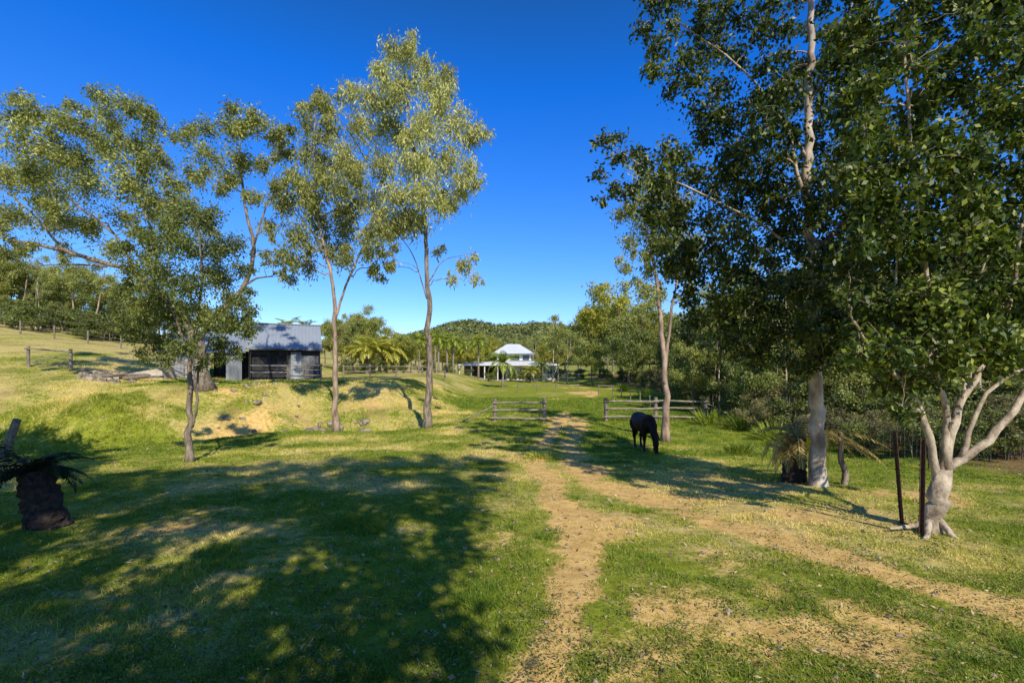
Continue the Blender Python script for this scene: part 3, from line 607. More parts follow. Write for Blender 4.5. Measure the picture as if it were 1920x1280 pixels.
def palm(th, mat, seed, L=2.6, nf=18, r=.13):
    g = np.random.default_rng(seed); root = thing('palm_tree', '', 'palm', (0, 0, 0))
    mb = MB(); mb.tube([(0, 0, -.3), (.05, 0, th*.3), (.1, .05, th*.7), (.08, 0, th)], [r*1.5, r, r*.9, r*.8], 8, .06); mb.build('trunk', M['palm_trunk'], root, True)
    sp = [((.08, 0, th), g.uniform(0, 6.28), g.uniform(-.2, 1.35), L*g.uniform(.8, 1.1), .62, g.uniform(1.2, 2.2), g.uniform(-.15, .15)) for _ in range(nf)]
    fronds_mesh('crown', sp, mat, g, 18, .08, root); return root
pA = palm(3.0, M['palm_leaf'], 41, 2.8, 22); pB = palm(2.2, M['yellow_leaf'], 42, 2.4, 26); pC = palm(5.0, M['palm_leaf'], 43, 2.3, 24)
used = set()
def putpalm(pr, px, d_, s, label, group=None):
    x = (px-960)/F*d_; z = gz(x, d_)
    if id(pr) not in used:
        used.add(id(pr)); pr.location = (x, d_, z); pr.scale = (s, s, s); pr['label'] = label
        if group: pr['group'] = group
        elif 'group' in pr: del pr['group']
    else:
        r = dup(pr, (x, d_, z), random.uniform(0, 6), (s, s, s), label, group)
        if not group and 'group' in r: del r['group']
putpalm(pA, 942, 60, 1.05, 'green palm with arching fronds directly before the white house')
for px, d_, s in [(688, 58, 1.3), (712, 62, 1.45), (738, 66, 1.4), (662, 60, 1.1), (757, 70, 1.3), (700, 68, 1.6)]: putpalm(pB, px, d_, s, 'yellow green palm in the clump between the two slender gums', 'palms left of the tallest gum')
for px, d_, s in [(815, 74, 1.1), (838, 78, 1.15), (822, 66, .9), (850, 72, .95), (785, 70, .95)]: putpalm(pC, px, d_, s, 'tall green palm just right of the tallest gum trunk', 'palms right of the tallest gum')
for px, d_, s in [(897, 80, 1.2), (872, 96, 1.2)]: putpalm(pC, px, d_, s, 'tall palm rising beside the carport of the house', 'palms beside the carport')
putpalm(pB, 997, 74, .85, 'small yellow palm at the front corner of the house')
putpalm(pA, 1018, 80, .85, 'low palm at the right front of the house')
for px, d_, s in [(540, 62, .95), (572, 66, 1.0)]: putpalm(pC, px, d_, s, 'palm with its crown showing above the shed roof', 'palms behind the shed')
g = np.random.default_rng(51)
def cycad(label, px, d_, th, r, specs, leaf, seed, lean=0, dead=()):
    g = np.random.default_rng(seed); x = (px-960)/F*d_; z = gz(x, d_); root = thing('cycad', label, 'cycad', (x, d_, z)); mb = MB(); random.seed(seed)
    k = 16; mb.tube([(lean*i/k, 0, -.1+(th+.1)*i/k) for i in range(k+1)], [r*(1.2-.3*i/k)*(1+.12*(i % 2)) for i in range(k+1)], 14, .22); mb.build('trunk', M['bark_dark'], root, False)
    fronds_mesh('crown', [((lean, 0, th), *s) for s in specs], leaf, g, 34, .018, root)
    if dead: fronds_mesh('dead_fronds', [((lean, 0, th-.05), *s) for s in dead], M['dead_frond'], g, 34, .016, root)
    return root
cycad('dark cycad with thick leaning trunk at the left edge of the grass', 92, 6.9, .78, .20,
      [(g.uniform(1.6, 4.6), g.uniform(-.1, 1.2), g.uniform(.8, 1.15), .16, g.uniform(1.3, 2.3)) for _ in range(20)]+[(g.uniform(-1.2, 1.2), g.uniform(.3, 1.2), g.uniform(.6, .85), .13, g.uniform(1.3, 2.3)) for _ in range(9)], M['shaded_cycad_leaf'], 52, -.2)
cycad('cycad with short dark trunk and browning fronds beside the white gum', 1488, 11, 1.05, .21,
      [(g.uniform(-.7, .9), g.uniform(.2, .9), g.uniform(1.6, 2.2), .26, g.uniform(1.2, 1.9)) for _ in range(14)]+[(g.uniform(1, 5.3), g.uniform(.1, 1.1), g.uniform(.8, 1.2), .2, g.uniform(1.6, 2.4)) for _ in range(12)], M['dead_frond'], 53, .05,
      [(g.uniform(2.2, 4.4), g.uniform(-.5, .1), g.uniform(.8, 1.1), .2, g.uniform(.9, 1.3)) for _ in range(8)])
def plant(name, label, px, py_d, h, r, mat, seed, n=500, L=.12, W=.012, group=None):
    g = np.random.default_rng(seed); d_ = py_d; x = (px-960)/F*d_; z = gz(x, d_); root = thing(name, label, 'plant', (x, d_, z), group)
    p = g.normal(0, r*.35, (n, 3)); p[:, 2] = 0; a = np.stack([p[:, 0]*1.4/r, p[:, 1]*1.4/r, np.ones(n)], 1)+g.normal(0, .3, (n, 3)); a /= np.linalg.norm(a, axis=1)[:, None]
    s = np.cross(a, g.normal(0, 1, (n, 3))); s /= np.linalg.norm(s, axis=1)[:, None]; l = (h*g.uniform(.5, 1.1, n))[:, None]
    V = np.stack([p-s*W*.5, p+a*l*.6+s*W, p+a*l-np.array([0, 0, .12*h]), p+a*l*.6-s*W], 1).reshape(-1, 3)
    link('leaves', np_mesh('leaves', V, np.arange(n*4).reshape(-1, 4), mat, np.repeat(np.clip(g.normal(.45, .2, n), 0, 1), 4)), root)
    return root
plant('grass_tussock', 'bright green leafy tussock right of the horse', 1385, 17, .5, .5, M['palm_leaf'], 61, 350, W=.014)
plant('grass_tussock', 'low grass tussock in the middle of the track left of the horse', 1015, 15.5, .3, .6, M['grass'], 62, 400)
for i, (px, d_) in enumerate([(1150, 70), (1170, 52), (1210, 44), (1330, 24.5), (1390, 23), (1455, 20), (1500, 18)]):
    plant('grass_tussock', 'tall green grass tussock along the edge of the right bush', px, d_, 1.0, .7, M['palm_leaf'], 63+i, 350, W=.014, group='tussocks along the edge of the right bush')

# ------------------------------------------------------------ fences
def rail_fence(name, label, pts, ph, rails, pr, rr, braces=(), group=None, cat='fence'):
    x0, y0 = pts[0]; root = thing(name, label, cat, (x0, y0, gz(x0, y0)), group); base = root.location
    zs = [gz(x, y) for x, y in pts]
    for (x, y), z in zip(pts, zs):
        mb = MB(); lx = random.uniform(-.03, .03); mb.tube([(x, y, z-.3), (x+lx*.3, y, z+ph*.5), (x+lx, y, z+ph*random.uniform(.95, 1.05))], [pr*1.05, pr, pr*.95], 9, .12); mb.build('post', M['post_timber'], root, False, base)
    for i in range(len(pts)-1):
        (xa, ya), (xb, yb) = pts[i], pts[i+1]
        for h in rails:
            mb = MB(); a = np.array([xa-.12, ya-pr-rr*.4, zs[i]+h+random.uniform(-.03, .03)]); b = np.array([xb+.12, yb-pr-rr*.4, zs[i+1]+h+random.uniform(-.03, .03)])
            mb.tube([a, a*.66+b*.34+np.array([0, 0, .015]), a*.33+b*.67-np.array([0, 0, .012]), b], [rr, rr*.9, rr*.95, rr], 7, .15); mb.build('rail', M['timber'], root, False, base)
    for a, b in braces:
        mb = MB(); mb.tube([(a[0], a[1], gz(a[0], a[1])+a[2]), (b[0], b[1], gz(b[0], b[1])+b[2])], [rr*.55, rr*.55], 6, .1); mb.build('brace', M['timber'], root, False, base)
    return root
random.seed(5)
rail_fence('timber_fence', 'weathered three rail timber fence panel left of the track opening', [(-.92, 26), (1.75, 26)], 1.2, (.16, .6, 1.02), .10, .06, [((-.95, 25.9, .85), (-2.6, 25.5, .05))])
rail_fence('timber_fence', 'weathered timber rail fence right of the track, behind the horse', [(5.05, 26), (7.75, 26.1), (10.5, 26.2)], 1.25, (.25, .68, 1.08), .10, .06, [((10.55, 26.1, .95), (12.0, 25.4, .05))])
rail_fence('timber_fence', 'timber rail fence running right from the shed', [(-15.3, 44), (-13.2, 45), (-11, 46), (-8.8, 47.5), (-6.8, 49)], 1.1, (.5, .95), .08, .045)
rail_fence('rail_hoop', 'small single rail frame on the lawn right of the track', [(7.9, 44), (9.2, 44)], 1.0, (.95,), .05, .045)
rail_fence('rail_fence', 'low pale rail fence across the lawn before the house', [(.6, 50), (2.6, 50), (4.6, 50.5), (7.0, 51)], .8, (.72,), .05, .04)
for i, (px, d_) in enumerate([(1150, 46), (1165, 43), (1182, 40), (1200, 37), (1218, 34)]):
    x = (px-960)/F*d_; z = gz(x, d_); mb = MB(); mb.tube([(0, 0, -.2), (.01, 0, .5), (0, 0, .85)], [.055, .05, .05], 8, .1)
    o = mb.build('fence_post', M['post_timber']); o.location = (x, d_, z); tag(o, 'short grey post in the row at the right edge of the lawn', 'post', 'short posts at the right edge of the lawn')
root = rail_fence('timber_gate', 'grey timber gate frame on the dry rise at far left', [(P(53, 0, 34)[0], 34), (P(133, 0, 34)[0], 34)], 1.5, (1.3,), .1, .06, cat='gate')
mb = MB(); xa, xb = P(53, 0, 34)[0], P(133, 0, 34)[0]; za, zb = gz(xa, 34), gz(xb, 34)
for h in (.3, .75): mb.beam((xa+.1, 33.97, za+h), (xb-.1, 33.97, zb+h), .03, .05)
mb.beam((xa+.15, 33.95, za+.25), (xb-.15, 33.95, zb+1.1), .03, .05); mb.build('gate_leaf', M['wire'], root, False, root.location)
x = P(18, 0, 15)[0]; mb = MB(); mb.tube([(-.18, 0, -.1), (0, 0, .5), (.24, 0, 1.12)], [.12, .11, .1], 10, .15); o = mb.build('leaning_post', M['post_timber']); o.location = (x, 15, gz(x, 15)+.15)
tag(o, 'thick grey timber post leaning right at the far left edge', 'post')
def wire_fence(label, pts, ph, spacing, matp, pr, nw, wr, mesh=0):
    root = thing('wire_fence', label, 'fence', (*pts[0], gz(*pts[0]))); base = root.location; P2 = []
    for a, b in zip(pts[:-1], pts[1:]):
        n = max(1, round(math.dist(a, b)/spacing))
        for i in range(n): P2.append((a[0]+(b[0]-a[0])*i/n, a[1]+(b[1]-a[1])*i/n))
    P2.append(pts[-1])
    for x, y in P2:
        z = gz(x, y); mb = MB(); mb.tube([(x, y, z-.2), (x+random.uniform(-.04, .04), y, z+ph)], [pr, pr], 6, .1); mb.build('post', matp, root, False, base)
    mb = MB()
    for (xa, ya), (xb, yb) in zip(P2[:-1], P2[1:]):
        za, zb = gz(xa, ya), gz(xb, yb)
        for k in range(nw):
            h = ph*(.12+.84*k/(nw-1)); mb.tube([(xa, ya, za+h), ((xa+xb)/2, (ya+yb)/2, (za+zb)/2+h-.015), (xb, yb, zb+h)], wr, 3, 0, False)
        if mesh:
            L = math.dist((xa, ya), (xb, yb)); m = int(L/mesh)
            for k in range(1, m):
                t = k/m; x, y, z = xa+(xb-xa)*t, ya+(yb-ya)*t, za+(zb-za)*t; mb.tube([(x, y, z+ph*.12), (x, y, z+ph*.96)], wr*.7, 3, 0, False)
    mb.build('wire', M['wire'], root, False, base); return root
wire_fence('wire mesh fence with thin steel posts in front of the right bush', [(11.5, 25), (11.8, 18), (11.2, 13), (11.4, 10.5), (13.5, 8)], 1.15, 2.6, M['rust'], .02, 7, .004, .3)
wire_fence('wire fence with timber posts along the dry rise at left', [(-62, 46), (-50, 46), (-38, 47), (-31, 49)], 1.3, 3, M['post_timber'], .07, 4, .008)
def steel_post(px0, py0, px1, py1, d_, w, label):
    a = P(px0, py0, d_); z = gz(a[0], d_); b = P(px1, py1, d_); h = b[2]-z; mb = MB(); dx = b[0]-a[0]
    mb.box(-w/2, w/2, -.004, .004, -.2, h); mb.box(-.004, .004, -.05, -.0045, -.2, h)
    for k in range(6): mb.box(-w/2-.006, -w/2-.0005, -.01, .01, h*(.2+.13*k), h*(.2+.13*k)+.02)
    for i, (x, y, zz) in enumerate(mb.v): mb.v[i] = (x+dx*zz/h, y, zz)
    o = mb.build('steel_post', M['rust']); o.location = (a[0], d_, z); tag(o, label, 'post')
steel_post(1727, 998, 1730, 822, 6.35, .06, 'wide rusty steel post against the trunk of the nearest tree')
steel_post(1690, 968, 1676, 808, 6.9, .035, 'thin dark steel post leaning left of the nearest tree')
x = P(1580, 0, 10.6)[0]; mb = MB(); mb.tube(spline([(0.02, 0, -.1), (.06, 0, .25), (-.04, 0, .55), (-.02, .02, .85), (-.06, 0, 1.15)], 4), [.075-.002*i for i in range(17)], 9, .15); o = mb.build('dead_stem', M['bark_grey'], None, True); o.location = (x, 10.6, gz(x, 10.6)); tag(o, 'crooked bare dead stem right of the white gum trunk', 'stump')

def rock(x, y, r, label, group, seed):
    g = np.random.default_rng(seed)
    bm = bmesh.new(); bmesh.ops.create_icosphere(bm, subdivisions=3, radius=1)
    ph = g.uniform(0, 6, 6); sc = g.uniform(.6, 1.3, 3)
    for v in bm.verts:
        c = np.array(v.co); k = 1+.18*math.sin(3*c[0]+ph[0])*math.cos(2.5*c[1]+ph[1])+.12*math.sin(5*c[2]+ph[2]+3*c[0])+.07*math.sin(9*c[1]+ph[3])
        c = np.clip(c*k, -.8, .8)*sc*r; c[2] *= .6; v.co = c
    me = bpy.data.meshes.new('rock'); bm.to_mesh(me); bm.free(); me.materials.append(M['rock'])
    o = bpy.data.objects.new('rock', me); C.objects.link(o); o.location = (x, y, gz(x, y)+r*.15); o.rotation_euler = (0, 0, g.uniform(0, 6)); tag(o, label, 'rock', group)
random.seed(8)
for i in range(26):
    px = random.uniform(575, 690); d_ = random.uniform(24.2, 26.6); rock((px-960)/F*d_, d_, random.uniform(.16, .42), 'brown rock in the washed out gully behind the forked gum', 'rocks in the gully', 200+i)
for i in range(22):
    px = random.uniform(400, 560); d_ = random.uniform(23, 31); rock((px-960)/F*d_, d_, random.uniform(.10, .28), 'loose rock on the dry bank below the shed', 'rocks on the dry bank', 230+i)
for i in range(30):
    px = random.uniform(150, 250); d_ = random.uniform(29, 34); rock((px-960)/F*d_, d_, random.uniform(.2, .5), 'grey rock in the rubble bank left of the concrete ramp', 'rubble rocks left of the ramp', 260+i)
for i in range(5):
    px = 190+i*22; d_ = 30.5+.5*(i % 3); x = (px-960)/F*d_; mb = MB(); a_ = random.uniform(-.6, .6); L_ = random.uniform(.9, 1.5)
    mb.tube([(-L_*math.cos(a_), -L_*math.sin(a_), .05), (0, 0, .14), (L_*math.cos(a_), L_*math.sin(a_), .16+.1*(i % 2))], [.10, .09, .07], 8, .15)
    o = mb.build('fallen_log', M['post_timber']); o.location = (x, d_, gz(x, d_)+.15); tag(o, 'weathered log lying in the rubble left of the shed', 'log', 'logs in the rubble left of the shed')

# ------------------------------------------------------------ shed
u = 38/F
def SX(px): return (px-960)*u
sz = 1.35; xl, xr = SX(467), SX(600); ze = CH+(HZ-655)*u; zr = CH+(HZ-611)*41/F
root = thing('corrugated_shed', 'blue grey corrugated iron shed on the mound behind the short tree', 'shed', (xr, 38, sz))
root.rotation_euler = (0, 0, math.radians(24)); root.scale = (.88, 1, 1)
def part(mb, name, mat, par=None, smooth=False):
    return mb.build(name, mat, par or root, smooth, root.location)
mb = MB(); mb.corr((xl-.15, 37.4, ze), (xr-xl+.3, 0, 0), (0, 3.6, zr-ze), .30, .03); mb.corr((xl-.15, 44.6, ze), (xr-xl+.3, 0, 0), (0, -3.6, zr-ze), .30, .03); rf = part(mb, 'roof', M['roof_blue'])
mb = MB(); mb.beam((xl-.2, 41, zr+.03), (xr+.2, 41, zr+.03), .3, .06); part(mb, 'ridge_cap', M['roof_blue'], rf)
mb = MB(); mb.beam((xl-.2, 37.35, ze-.06), (xr+.2, 37.35, ze-.06), .1, .12); part(mb, 'gutter', M['shaded_metal'], rf)
mb = MB()
mb.corr((xl, 44.3, sz-.6), (xr-xl, 0, 0), (0, 0, ze-sz+.6), .2, .015)
mb.corr((xr, 37.8, sz-.6), (0, 6.5, 0), (0, 0, ze-sz+.6), .2, .015); mb.corr((xl, 44.3, sz-.6), (0, -6.5, 0), (0, 0, ze-sz+.6), .2, .015)
mb.poly([(xr, 37.8, ze), (xr, 44.3, ze), (xr, 41, zr-.1)]); mb.poly([(xl, 37.8, ze), (xl, 44.3, ze), (xl, 41, zr-.1)])
part(mb, 'wall', M['wall_metal'])
mb = MB(); mb.corr((SX(538), 37.8, sz-.6), (xr-SX(538), 0, 0), (0, 0, ze-sz+.1), .2, .015); part(mb, 'front_wall', M['shaded_metal'])
mb = MB(); mb.box(SX(470), xr, 37.82, 37.9, ze-.5, ze-.02); part(mb, 'dark_band', M['dark_inside'])  # near-black strip filling the gap below the eave
mb = MB(); mb.corr((SX(470), 38.0, sz-.6), (SX(538)-SX(470), 0, 0), (0, 0, ze-sz+.55), .2, .015); part(mb, 'bay_shade_sheet', M['dark_inside'])  # near-black sheet painted as the shade in the open bay
mb = MB(); x0, x1 = SX(545), SX(562)
mb.box(x0, x1, 37.70, 37.74, sz, sz+1.95); dr_ = part(mb, 'door', M['wall_metal'])
mb = MB(); mb.box(x0-.06, x0-.002, 37.66, 37.76, sz, sz+2.0); mb.box(x1+.002, x1+.06, 37.66, 37.76, sz, sz+2.0); mb.box(x0-.06, x1+.06, 37.66, 37.76, sz+2.003, sz+2.07); part(mb, 'frame', M['wall_metal'], dr_)
for px in (470, 503, 537, 599):
    mb = MB(); mb.box(SX(px)-.04, SX(px)+.04, 37.50, 37.58, sz-.6, ze-.1); part(mb, 'post', M['bark_dark'])
for h in (.55, 1.05):
    mb = MB(); mb.beam((SX(470), 37.44, sz+h), (SX(537), 37.44, sz+h), .04, .07); part(mb, 'rail', M['shaded_metal'])
xa, xb = SX(318), SX(467)-.12; zf = CH+(HZ-664)*u; zb_ = CH+(HZ-640)*41/F
mb = MB(); mb.corr((xa-.1, 37.2, zf), (xb-xa, 0, 0), (0, 5.2, zb_-zf+.5), .30, .03); part(mb, 'lean_to_roof', M['roof_blue'])
mb = MB(); mb.corr((xa, 37.6, sz-.6), (SX(400)-xa, 0, 0), (0, 0, zf-sz+.6), .2, .015); mb.corr((xa, 42.2, sz-.6), (0, -4.6, 0), (0, 0, zf-sz+.6), .2, .015); mb.corr((SX(428), 37.5, sz-.6), (SX(455)-SX(428), 0, 0), (0, 0, zf-sz+.55), .2, .015); part(mb, 'lean_to_wall', M['wall_metal'])
mb = MB(); mb.corr((SX(400), 39.5, sz-.6), (xb-SX(400), 0, 0), (0, 0, zf-sz+.8), .2, .015); part(mb, 'lean_to_back_wall', M['dark_inside'])  # back sheet coloured near black, shade of the open lean-to painted in
rail_fence('yard_rail', 'timber yard rail at the right front corner of the shed', [(SX(540)*.94, 35.6), (SX(572)*.94, 35.6), (SX(603)*.94, 35.6)], 1.25, (.4, .8, 1.15), .05, .035)
rail_fence('yard_rail', 'timber yard rail in front of the open left bay of the shed', [(SX(318)*.88, 33.2), (SX(350)*.88, 33.2), (SX(385)*.88, 33.2)], 1.25, (.4, .8, 1.15), .05, .035)
a = P(240, 0, 33)[0]; b = P(312, 0, 33)[0]; za = gz(a, 33); zb = gz(b, 33); mb = MB()
mb.v = [(a, 31.6, za+.05), (b, 32.6, zb+.75), (b, 34.6, zb+.75), (a, 33.6, za+.05), (a, 31.6, za-.6), (b, 32.6, zb-.6), (b, 34.6, zb-.6), (a, 33.6, za-.6)]; mb.f = [(0, 1, 2, 3), (4, 7, 6, 5), (0, 4, 5, 1), (1, 5, 6, 2), (2, 6, 7, 3), (3, 7, 4, 0)]
o = mb.build('concrete_ramp', M['concrete'], None, False, (a, 32, za)); o.location = (a, 32, za); tag(o, 'pale concrete loading ramp at the left end of the shed', 'ramp')

# ------------------------------------------------------------ house
hd = 86.0; u = hd/F; hz0 = gz(0, hd)
def HX_(px): return (px-960)*u
def HZ_(py): return CH+(HZ-py)*u
root = thing('white_house', 'white two level house with hipped metal roof beyond the lawn', 'house', (0, hd, hz0))
def hipped(x0, x1, y0, y1, z0, z1, rx0, rx1, yr0, yr1):
    m = MB(); a, b, c, d = (x0, y0, z0), (x1, y0, z0), (x1, y1, z0), (x0, y1, z0); e, f, g_, h = (rx0, yr0, z1), (rx1, yr0, z1), (rx1, yr1, z1), (rx0, yr1, z1)
    for q in ((a, b, f, e), (b, c, g_, f), (c, d, h, g_), (d, a, e, h), (e, f, g_, h)): m.poly(q)
    m.poly((d, c, b, a)); return m
part(hipped(HX_(922), HX_(1002), hd-1, hd+8, HZ_(663), HZ_(643), HX_(950), HX_(974), hd+3.3, hd+3.7), 'roof', M['white_roof'])
mb = MB(); mb.box(HX_(932), HX_(996), hd, hd+7, HZ_(676), HZ_(663.1)); up = part(mb, 'upper_wall', M['white_paint'])
part(hipped(HX_(862), HX_(1046), hd-2.5, hd+9, HZ_(683), HZ_(677), HX_(930), HX_(1002), hd-.3, hd+7.3), 'verandah_roof', M['white_roof'])
mb = MB(); mb.box(HX_(862), HX_(1046), hd-2.53, hd-2.47, HZ_(685.5), HZ_(682.8)); part(mb, 'fascia', M['white_paint'])
mb = MB(); mb.box(HX_(948), HX_(1042), hd, hd+7.5, hz0-.3, HZ_(683.2)); part(mb, 'wall', M['white_paint'])
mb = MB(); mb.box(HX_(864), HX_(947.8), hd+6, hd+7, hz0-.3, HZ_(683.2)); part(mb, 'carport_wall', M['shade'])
for px in (864, 886, 910, 934, 958, 1002, 1044):
    mb = MB(); mb.box(HX_(px)-.09, HX_(px)+.09, hd-2.3, hd-2.12, hz0-.3, HZ_(685.5)); part(mb, 'column', M['white_paint'])
for px0, px1, y0, y1 in [(952, 968, 689, 710), (974, 990, 689, 710), (1010, 1018, 691, 702), (1026, 1038, 691, 702)]:
    mb = MB(); mb.box(HX_(px0), HX_(px1), hd-.06, hd-.003, HZ_(y1), HZ_(y0)); w_ = part(mb, 'window', M['white_roof'])
    mb = MB(); mb.box(HX_(px0)+.1, HX_(px1)-.1, hd-.09, hd-.063, HZ_(y1)+.1, HZ_(y0)-.1); part(mb, 'pane', M['glass'], w_)
for px0, px1 in [(938, 950), (956, 974), (980, 992)]:
    mb = MB(); mb.box(HX_(px0), HX_(px1), hd-.05, hd-.003, HZ_(675), HZ_(666)); part(mb, 'window', M['glass'])
mb = MB(); xx0, xx1 = HX_(845), HX_(1050); n_ = 20
for i in range(n_):
    xa, xb = xx0+(xx1-xx0)*i/n_, xx0+(xx1-xx0)*(i+1)/n_
    mb.poly([(xa, hd-6, gz(xa, hd-6)+.06), (xb, hd-6, gz(xb, hd-6)+.06), (xb, hd-2.6, gz(xb, hd-2.6)+.08), (xa, hd-2.6, gz(xa, hd-2.6)+.08)])
tag(mb.build('path', M['concrete']), kind='structure')
root2 = thing('pool_fence', 'thin white railing fence to the right of the house', 'fence', (HX_(1000), hd-8, gz(HX_(1000), hd-8)))
mb = MB(); x0, x1 = HX_(1012), HX_(1075); z0 = gz(x0, hd-8)
for h in (.15, 1.15): mb.beam((x0, hd-8, z0+h), (x1, hd-8, z0+h+.1), .04, .05)
for i in range(40):
    x = x0+(x1-x0)*i/39; mb.beam((x, hd-8, z0), (x, hd-8, z0+1.2), .025, .025)
mb.build('railing', M['wall_metal'], root2, False, root2.location)

# ------------------------------------------------------------ horse
def horse():
    x, y = 4.86, 17.8; z = gz(x, y)-.01; fx_, fy_ = .12, -.993
    root = thing('horse', 'dark brown horse grazing with its head down beside the twin trunked gum', 'horse', (x, y, z), None, math.atan2(fy_, fx_))
    root.scale = (.97, 1.02, .96)
    def ring_loft(mb, secs, n=16):
        b = len(mb.v)
        for cx, cy, cz, tx, tz, hw, hh in secs:
            l = math.hypot(tx, tz); tx, tz = tx/l, tz/l; nx_, nz_ = -tz, tx
            for k in range(n):
                a = 2*math.pi*k/n; mb.v.append((cx+nx_*hh*math.sin(a), cy+hw*math.cos(a), cz+nz_*hh*math.sin(a)))
        for i in range(len(secs)-1):
            for k in range(n): k2 = (k+1) % n; mb.f.append((b+i*n+k, b+i*n+k2, b+(i+1)*n+k2, b+(i+1)*n+k))
        mb.f.append(tuple(b+k for k in range(n))[::-1]); e = b+(len(secs)-1)*n; mb.f.append(tuple(e+k for k in range(n)))
    mb = MB()
    ring_loft(mb, [(-.82, 0, 1.08, 1, 0, .07, .12), (-.78, 0, 1.10, 1, 0, .18, .24), (-.66, 0, 1.12, 1, 0, .28, .31), (-.45, 0, 1.11, 1, 0, .31, .33), (-.2, 0, 1.05, 1, 0, .335, .36), (.05, 0, 1.02, 1, 0, .335, .38), (.28, 0, 1.03, 1, 0, .31, .38), (.46, 0, 1.06, 1, 0, .27, .36), (.6, 0, 1.04, 1, 0, .22, .29), (.69, 0, 1.02, 1, 0, .12, .17)])
    ring_loft(mb, [(.42, 0, 1.18, .9, -.2, .17, .24), (.6, 0, 1.08, .8, -.6, .16, .25), (.78, 0, .92, .7, -.7, .125, .21), (.94, 0, .74, .6, -.8, .105, .17), (1.05, 0, .58, .4, -.9, .09, .14), (1.09, 0, .48, .1, -1, .085, .115)])
    ring_loft(mb, [(1.04, 0, .60, .25, -1, .06, .07), (1.08, 0, .52, .12, -1, .09, .12), (1.10, 0, .42, .08, -1, .09, .13), (1.12, 0, .30, .06, -1, .07, .095), (1.13, 0, .18, .05, -1, .056, .07), (1.135, 0, .09, 0, -1, .062, .07), (1.13, 0, .04, 0, -1, .045, .05)], 12)
    for s in (-1, 1):
        fo = .12 if s > 0 else -.06
        mb.tube([(.46, s*.15, 1.05), (.46, s*.165, .86), (.46+fo*.3, s*.16, .68), (.46+fo*.6, s*.155, .47), (.46+fo*.7, s*.15, .40), (.45+fo*.9, s*.15, .18), (.47+fo, s*.15, .12), (.50+fo, s*.15, .05)], [.15, .13, .09, .066, .050, .041, .050, .057], 12)
        ho = .10 if s < 0 else -.05
        mb.tube([(-.55, s*.14, 1.1), (-.53, s*.165, .93), (-.46+ho*.4, s*.165, .78), (-.56+ho*.6, s*.16, .62), (-.68+ho*.8, s*.15, .48), (-.67+ho*.9, s*.145, .40), (-.64+ho, s*.14, .18), (-.62+ho, s*.14, .12), (-.58+ho, s*.14, .05)], [.20, .19, .15, .10, .068, .052, .042, .050, .057], 12)
        mb.tube([(1.02, s*.06, .60), (1.0, s*.085, .67), (.985, s*.09, .74)], [.035, .03, .006], 8)
    body = mb.build('body', M['horse'], root, True)
    rm = body.modifiers.new('r', 'REMESH'); rm.mode = 'VOXEL'; rm.voxel_size = .018; rm.use_smooth_shade = True
    sm = body.modifiers.new('s', 'SMOOTH'); sm.iterations = 7; sm.factor = .6
    mb = MB(); random.seed(3)
    for i in range(60):
        t = i/59; px_, pz = .54+.50*t, 1.37-.62*t+(.03*math.sin(6*t))
        s = random.choice((-1, 1, 1)); mb.tube([(px_, 0, pz), (px_+.02, s*.09, pz-.03), (px_+.03, s*(.14), pz-.18-.08*random.random())], [.02, .018, .004], 5, .2)
    for i in range(12): mb.tube([(1.03, random.uniform(-.03, .03), .65), (1.14, random.uniform(-.04, .04), .56), (1.19, random.uniform(-.04, .04), .42)], [.018, .015, .004], 5, .2)
    mb.build('mane', M['horse_hair'], root, True)
    mb = MB()
    for i in range(30):
        a, b = random.uniform(-.05, .05), random.uniform(-.05, .04); mb.tube([(-.80, a*.3, 1.26), (-.90+b*.4, a*.7, 1.15), (-.93+b, a, .85), (-.90+b, a*1.2, .52), (-.88+b, a*.6, .38+.1*random.random())], [.025, .03, .03, .022, .004], 6, .2)
    mb.build('tail', M['horse_hair'], root, True)
    for x_, s in ((.62, 1), (.44, -1), (-.48, -1), (-.63, 1)):
        mb = MB(); yy = .15*s if x_ > 0 else .14*s; mb.tube([(x_+.01, yy, 0), (x_, yy, .045), (x_-.01, yy, .085)], [.074, .067, .055], 12); mb.build('hoof', M['hoof'], root, True)
    for s in (-1, 1):
        mb = MB(); mb.tube([(1.13, s*.066, .455), (1.135, s*.086, .455), (1.135, s*.090, .455)], [.02, .018, .006], 8); mb.build('eye', M['glass'], root, True)
horse()

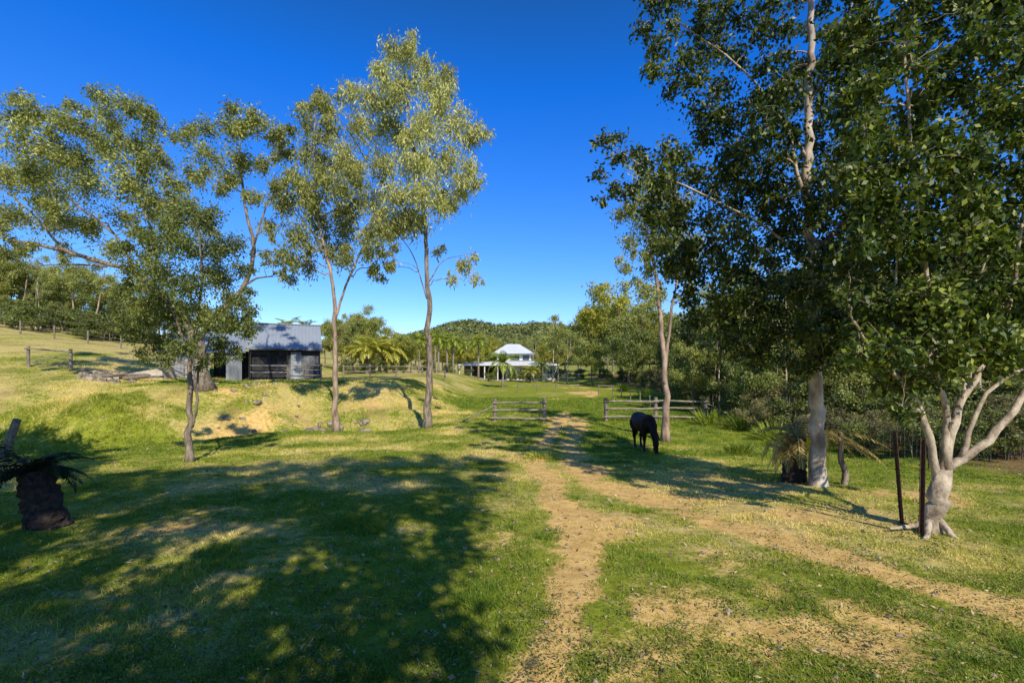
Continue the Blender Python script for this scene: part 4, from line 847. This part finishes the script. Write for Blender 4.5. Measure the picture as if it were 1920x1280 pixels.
# ------------------------------------------------------------ world, sun, camera
w = bpy.data.worlds.new('World'); SC.world = w; w.use_nodes = True; nt = w.node_tree; nt.nodes.clear()
sky = nt.nodes.new('ShaderNodeTexSky'); sky.sky_type = 'NISHITA'; sky.sun_disc = False; sky.sun_elevation = math.radians(ELEV); sky.sun_rotation = math.atan2(UX, UY)
sky.altitude = 200; sky.air_density = 1.0; sky.dust_density = .2; sky.ozone_density = 4.0
hs = nt.nodes.new('ShaderNodeHueSaturation'); hs.inputs['Saturation'].default_value = 1.15; hs.inputs['Value'].default_value = 1.0
bg = nt.nodes.new('ShaderNodeBackground'); bg.inputs['Strength'].default_value = .12; out = nt.nodes.new('ShaderNodeOutputWorld')
tc = nt.nodes.new('ShaderNodeTexCoord'); sx_ = nt.nodes.new('ShaderNodeSeparateXYZ'); nt.links.new(tc.outputs['Generated'], sx_.inputs[0])
tr_ = ramp(nt, sx_.outputs[2], [(0, (1.35, 1.3, 1.45)), (.18, (.78, 1.15, 1.7)), (.5, (.14, 1.0, 2.0)), (.72, (.3, .7, .9))])
nt.links.new(sky.outputs[0], hs.inputs['Color']); tint = mixc(nt, 1.0, hs.outputs[0], tr_, 'MULTIPLY'); nt.links.new(tint, bg.inputs[0]); nt.links.new(bg.outputs[0], out.inputs[0])
sl = bpy.data.lights.new('sun', 'SUN'); sl.energy = 5.0; sl.angle = math.radians(.5); sl.color = (1, .93, .76)
so = bpy.data.objects.new('sun', sl); C.objects.link(so)
ce = math.cos(math.radians(ELEV)); dv = Vector((UX*ce, UY*ce, math.sin(math.radians(ELEV))))
so.rotation_euler = dv.to_track_quat('Z', 'Y').to_euler()
cam = bpy.data.cameras.new('camera'); co = bpy.data.objects.new('camera', cam); C.objects.link(co); co.location = (0, 0, CH); co.rotation_euler = (math.pi/2, 0, 0)
cam.sensor_width = 36; cam.lens = 36*F/1920; cam.shift_y = (HZ-640)/1920; cam.clip_start = .05; cam.clip_end = 6000
SC.camera = co
SC.view_settings.view_transform = 'Standard'; SC.view_settings.look = 'None'; SC.view_settings.exposure = 0
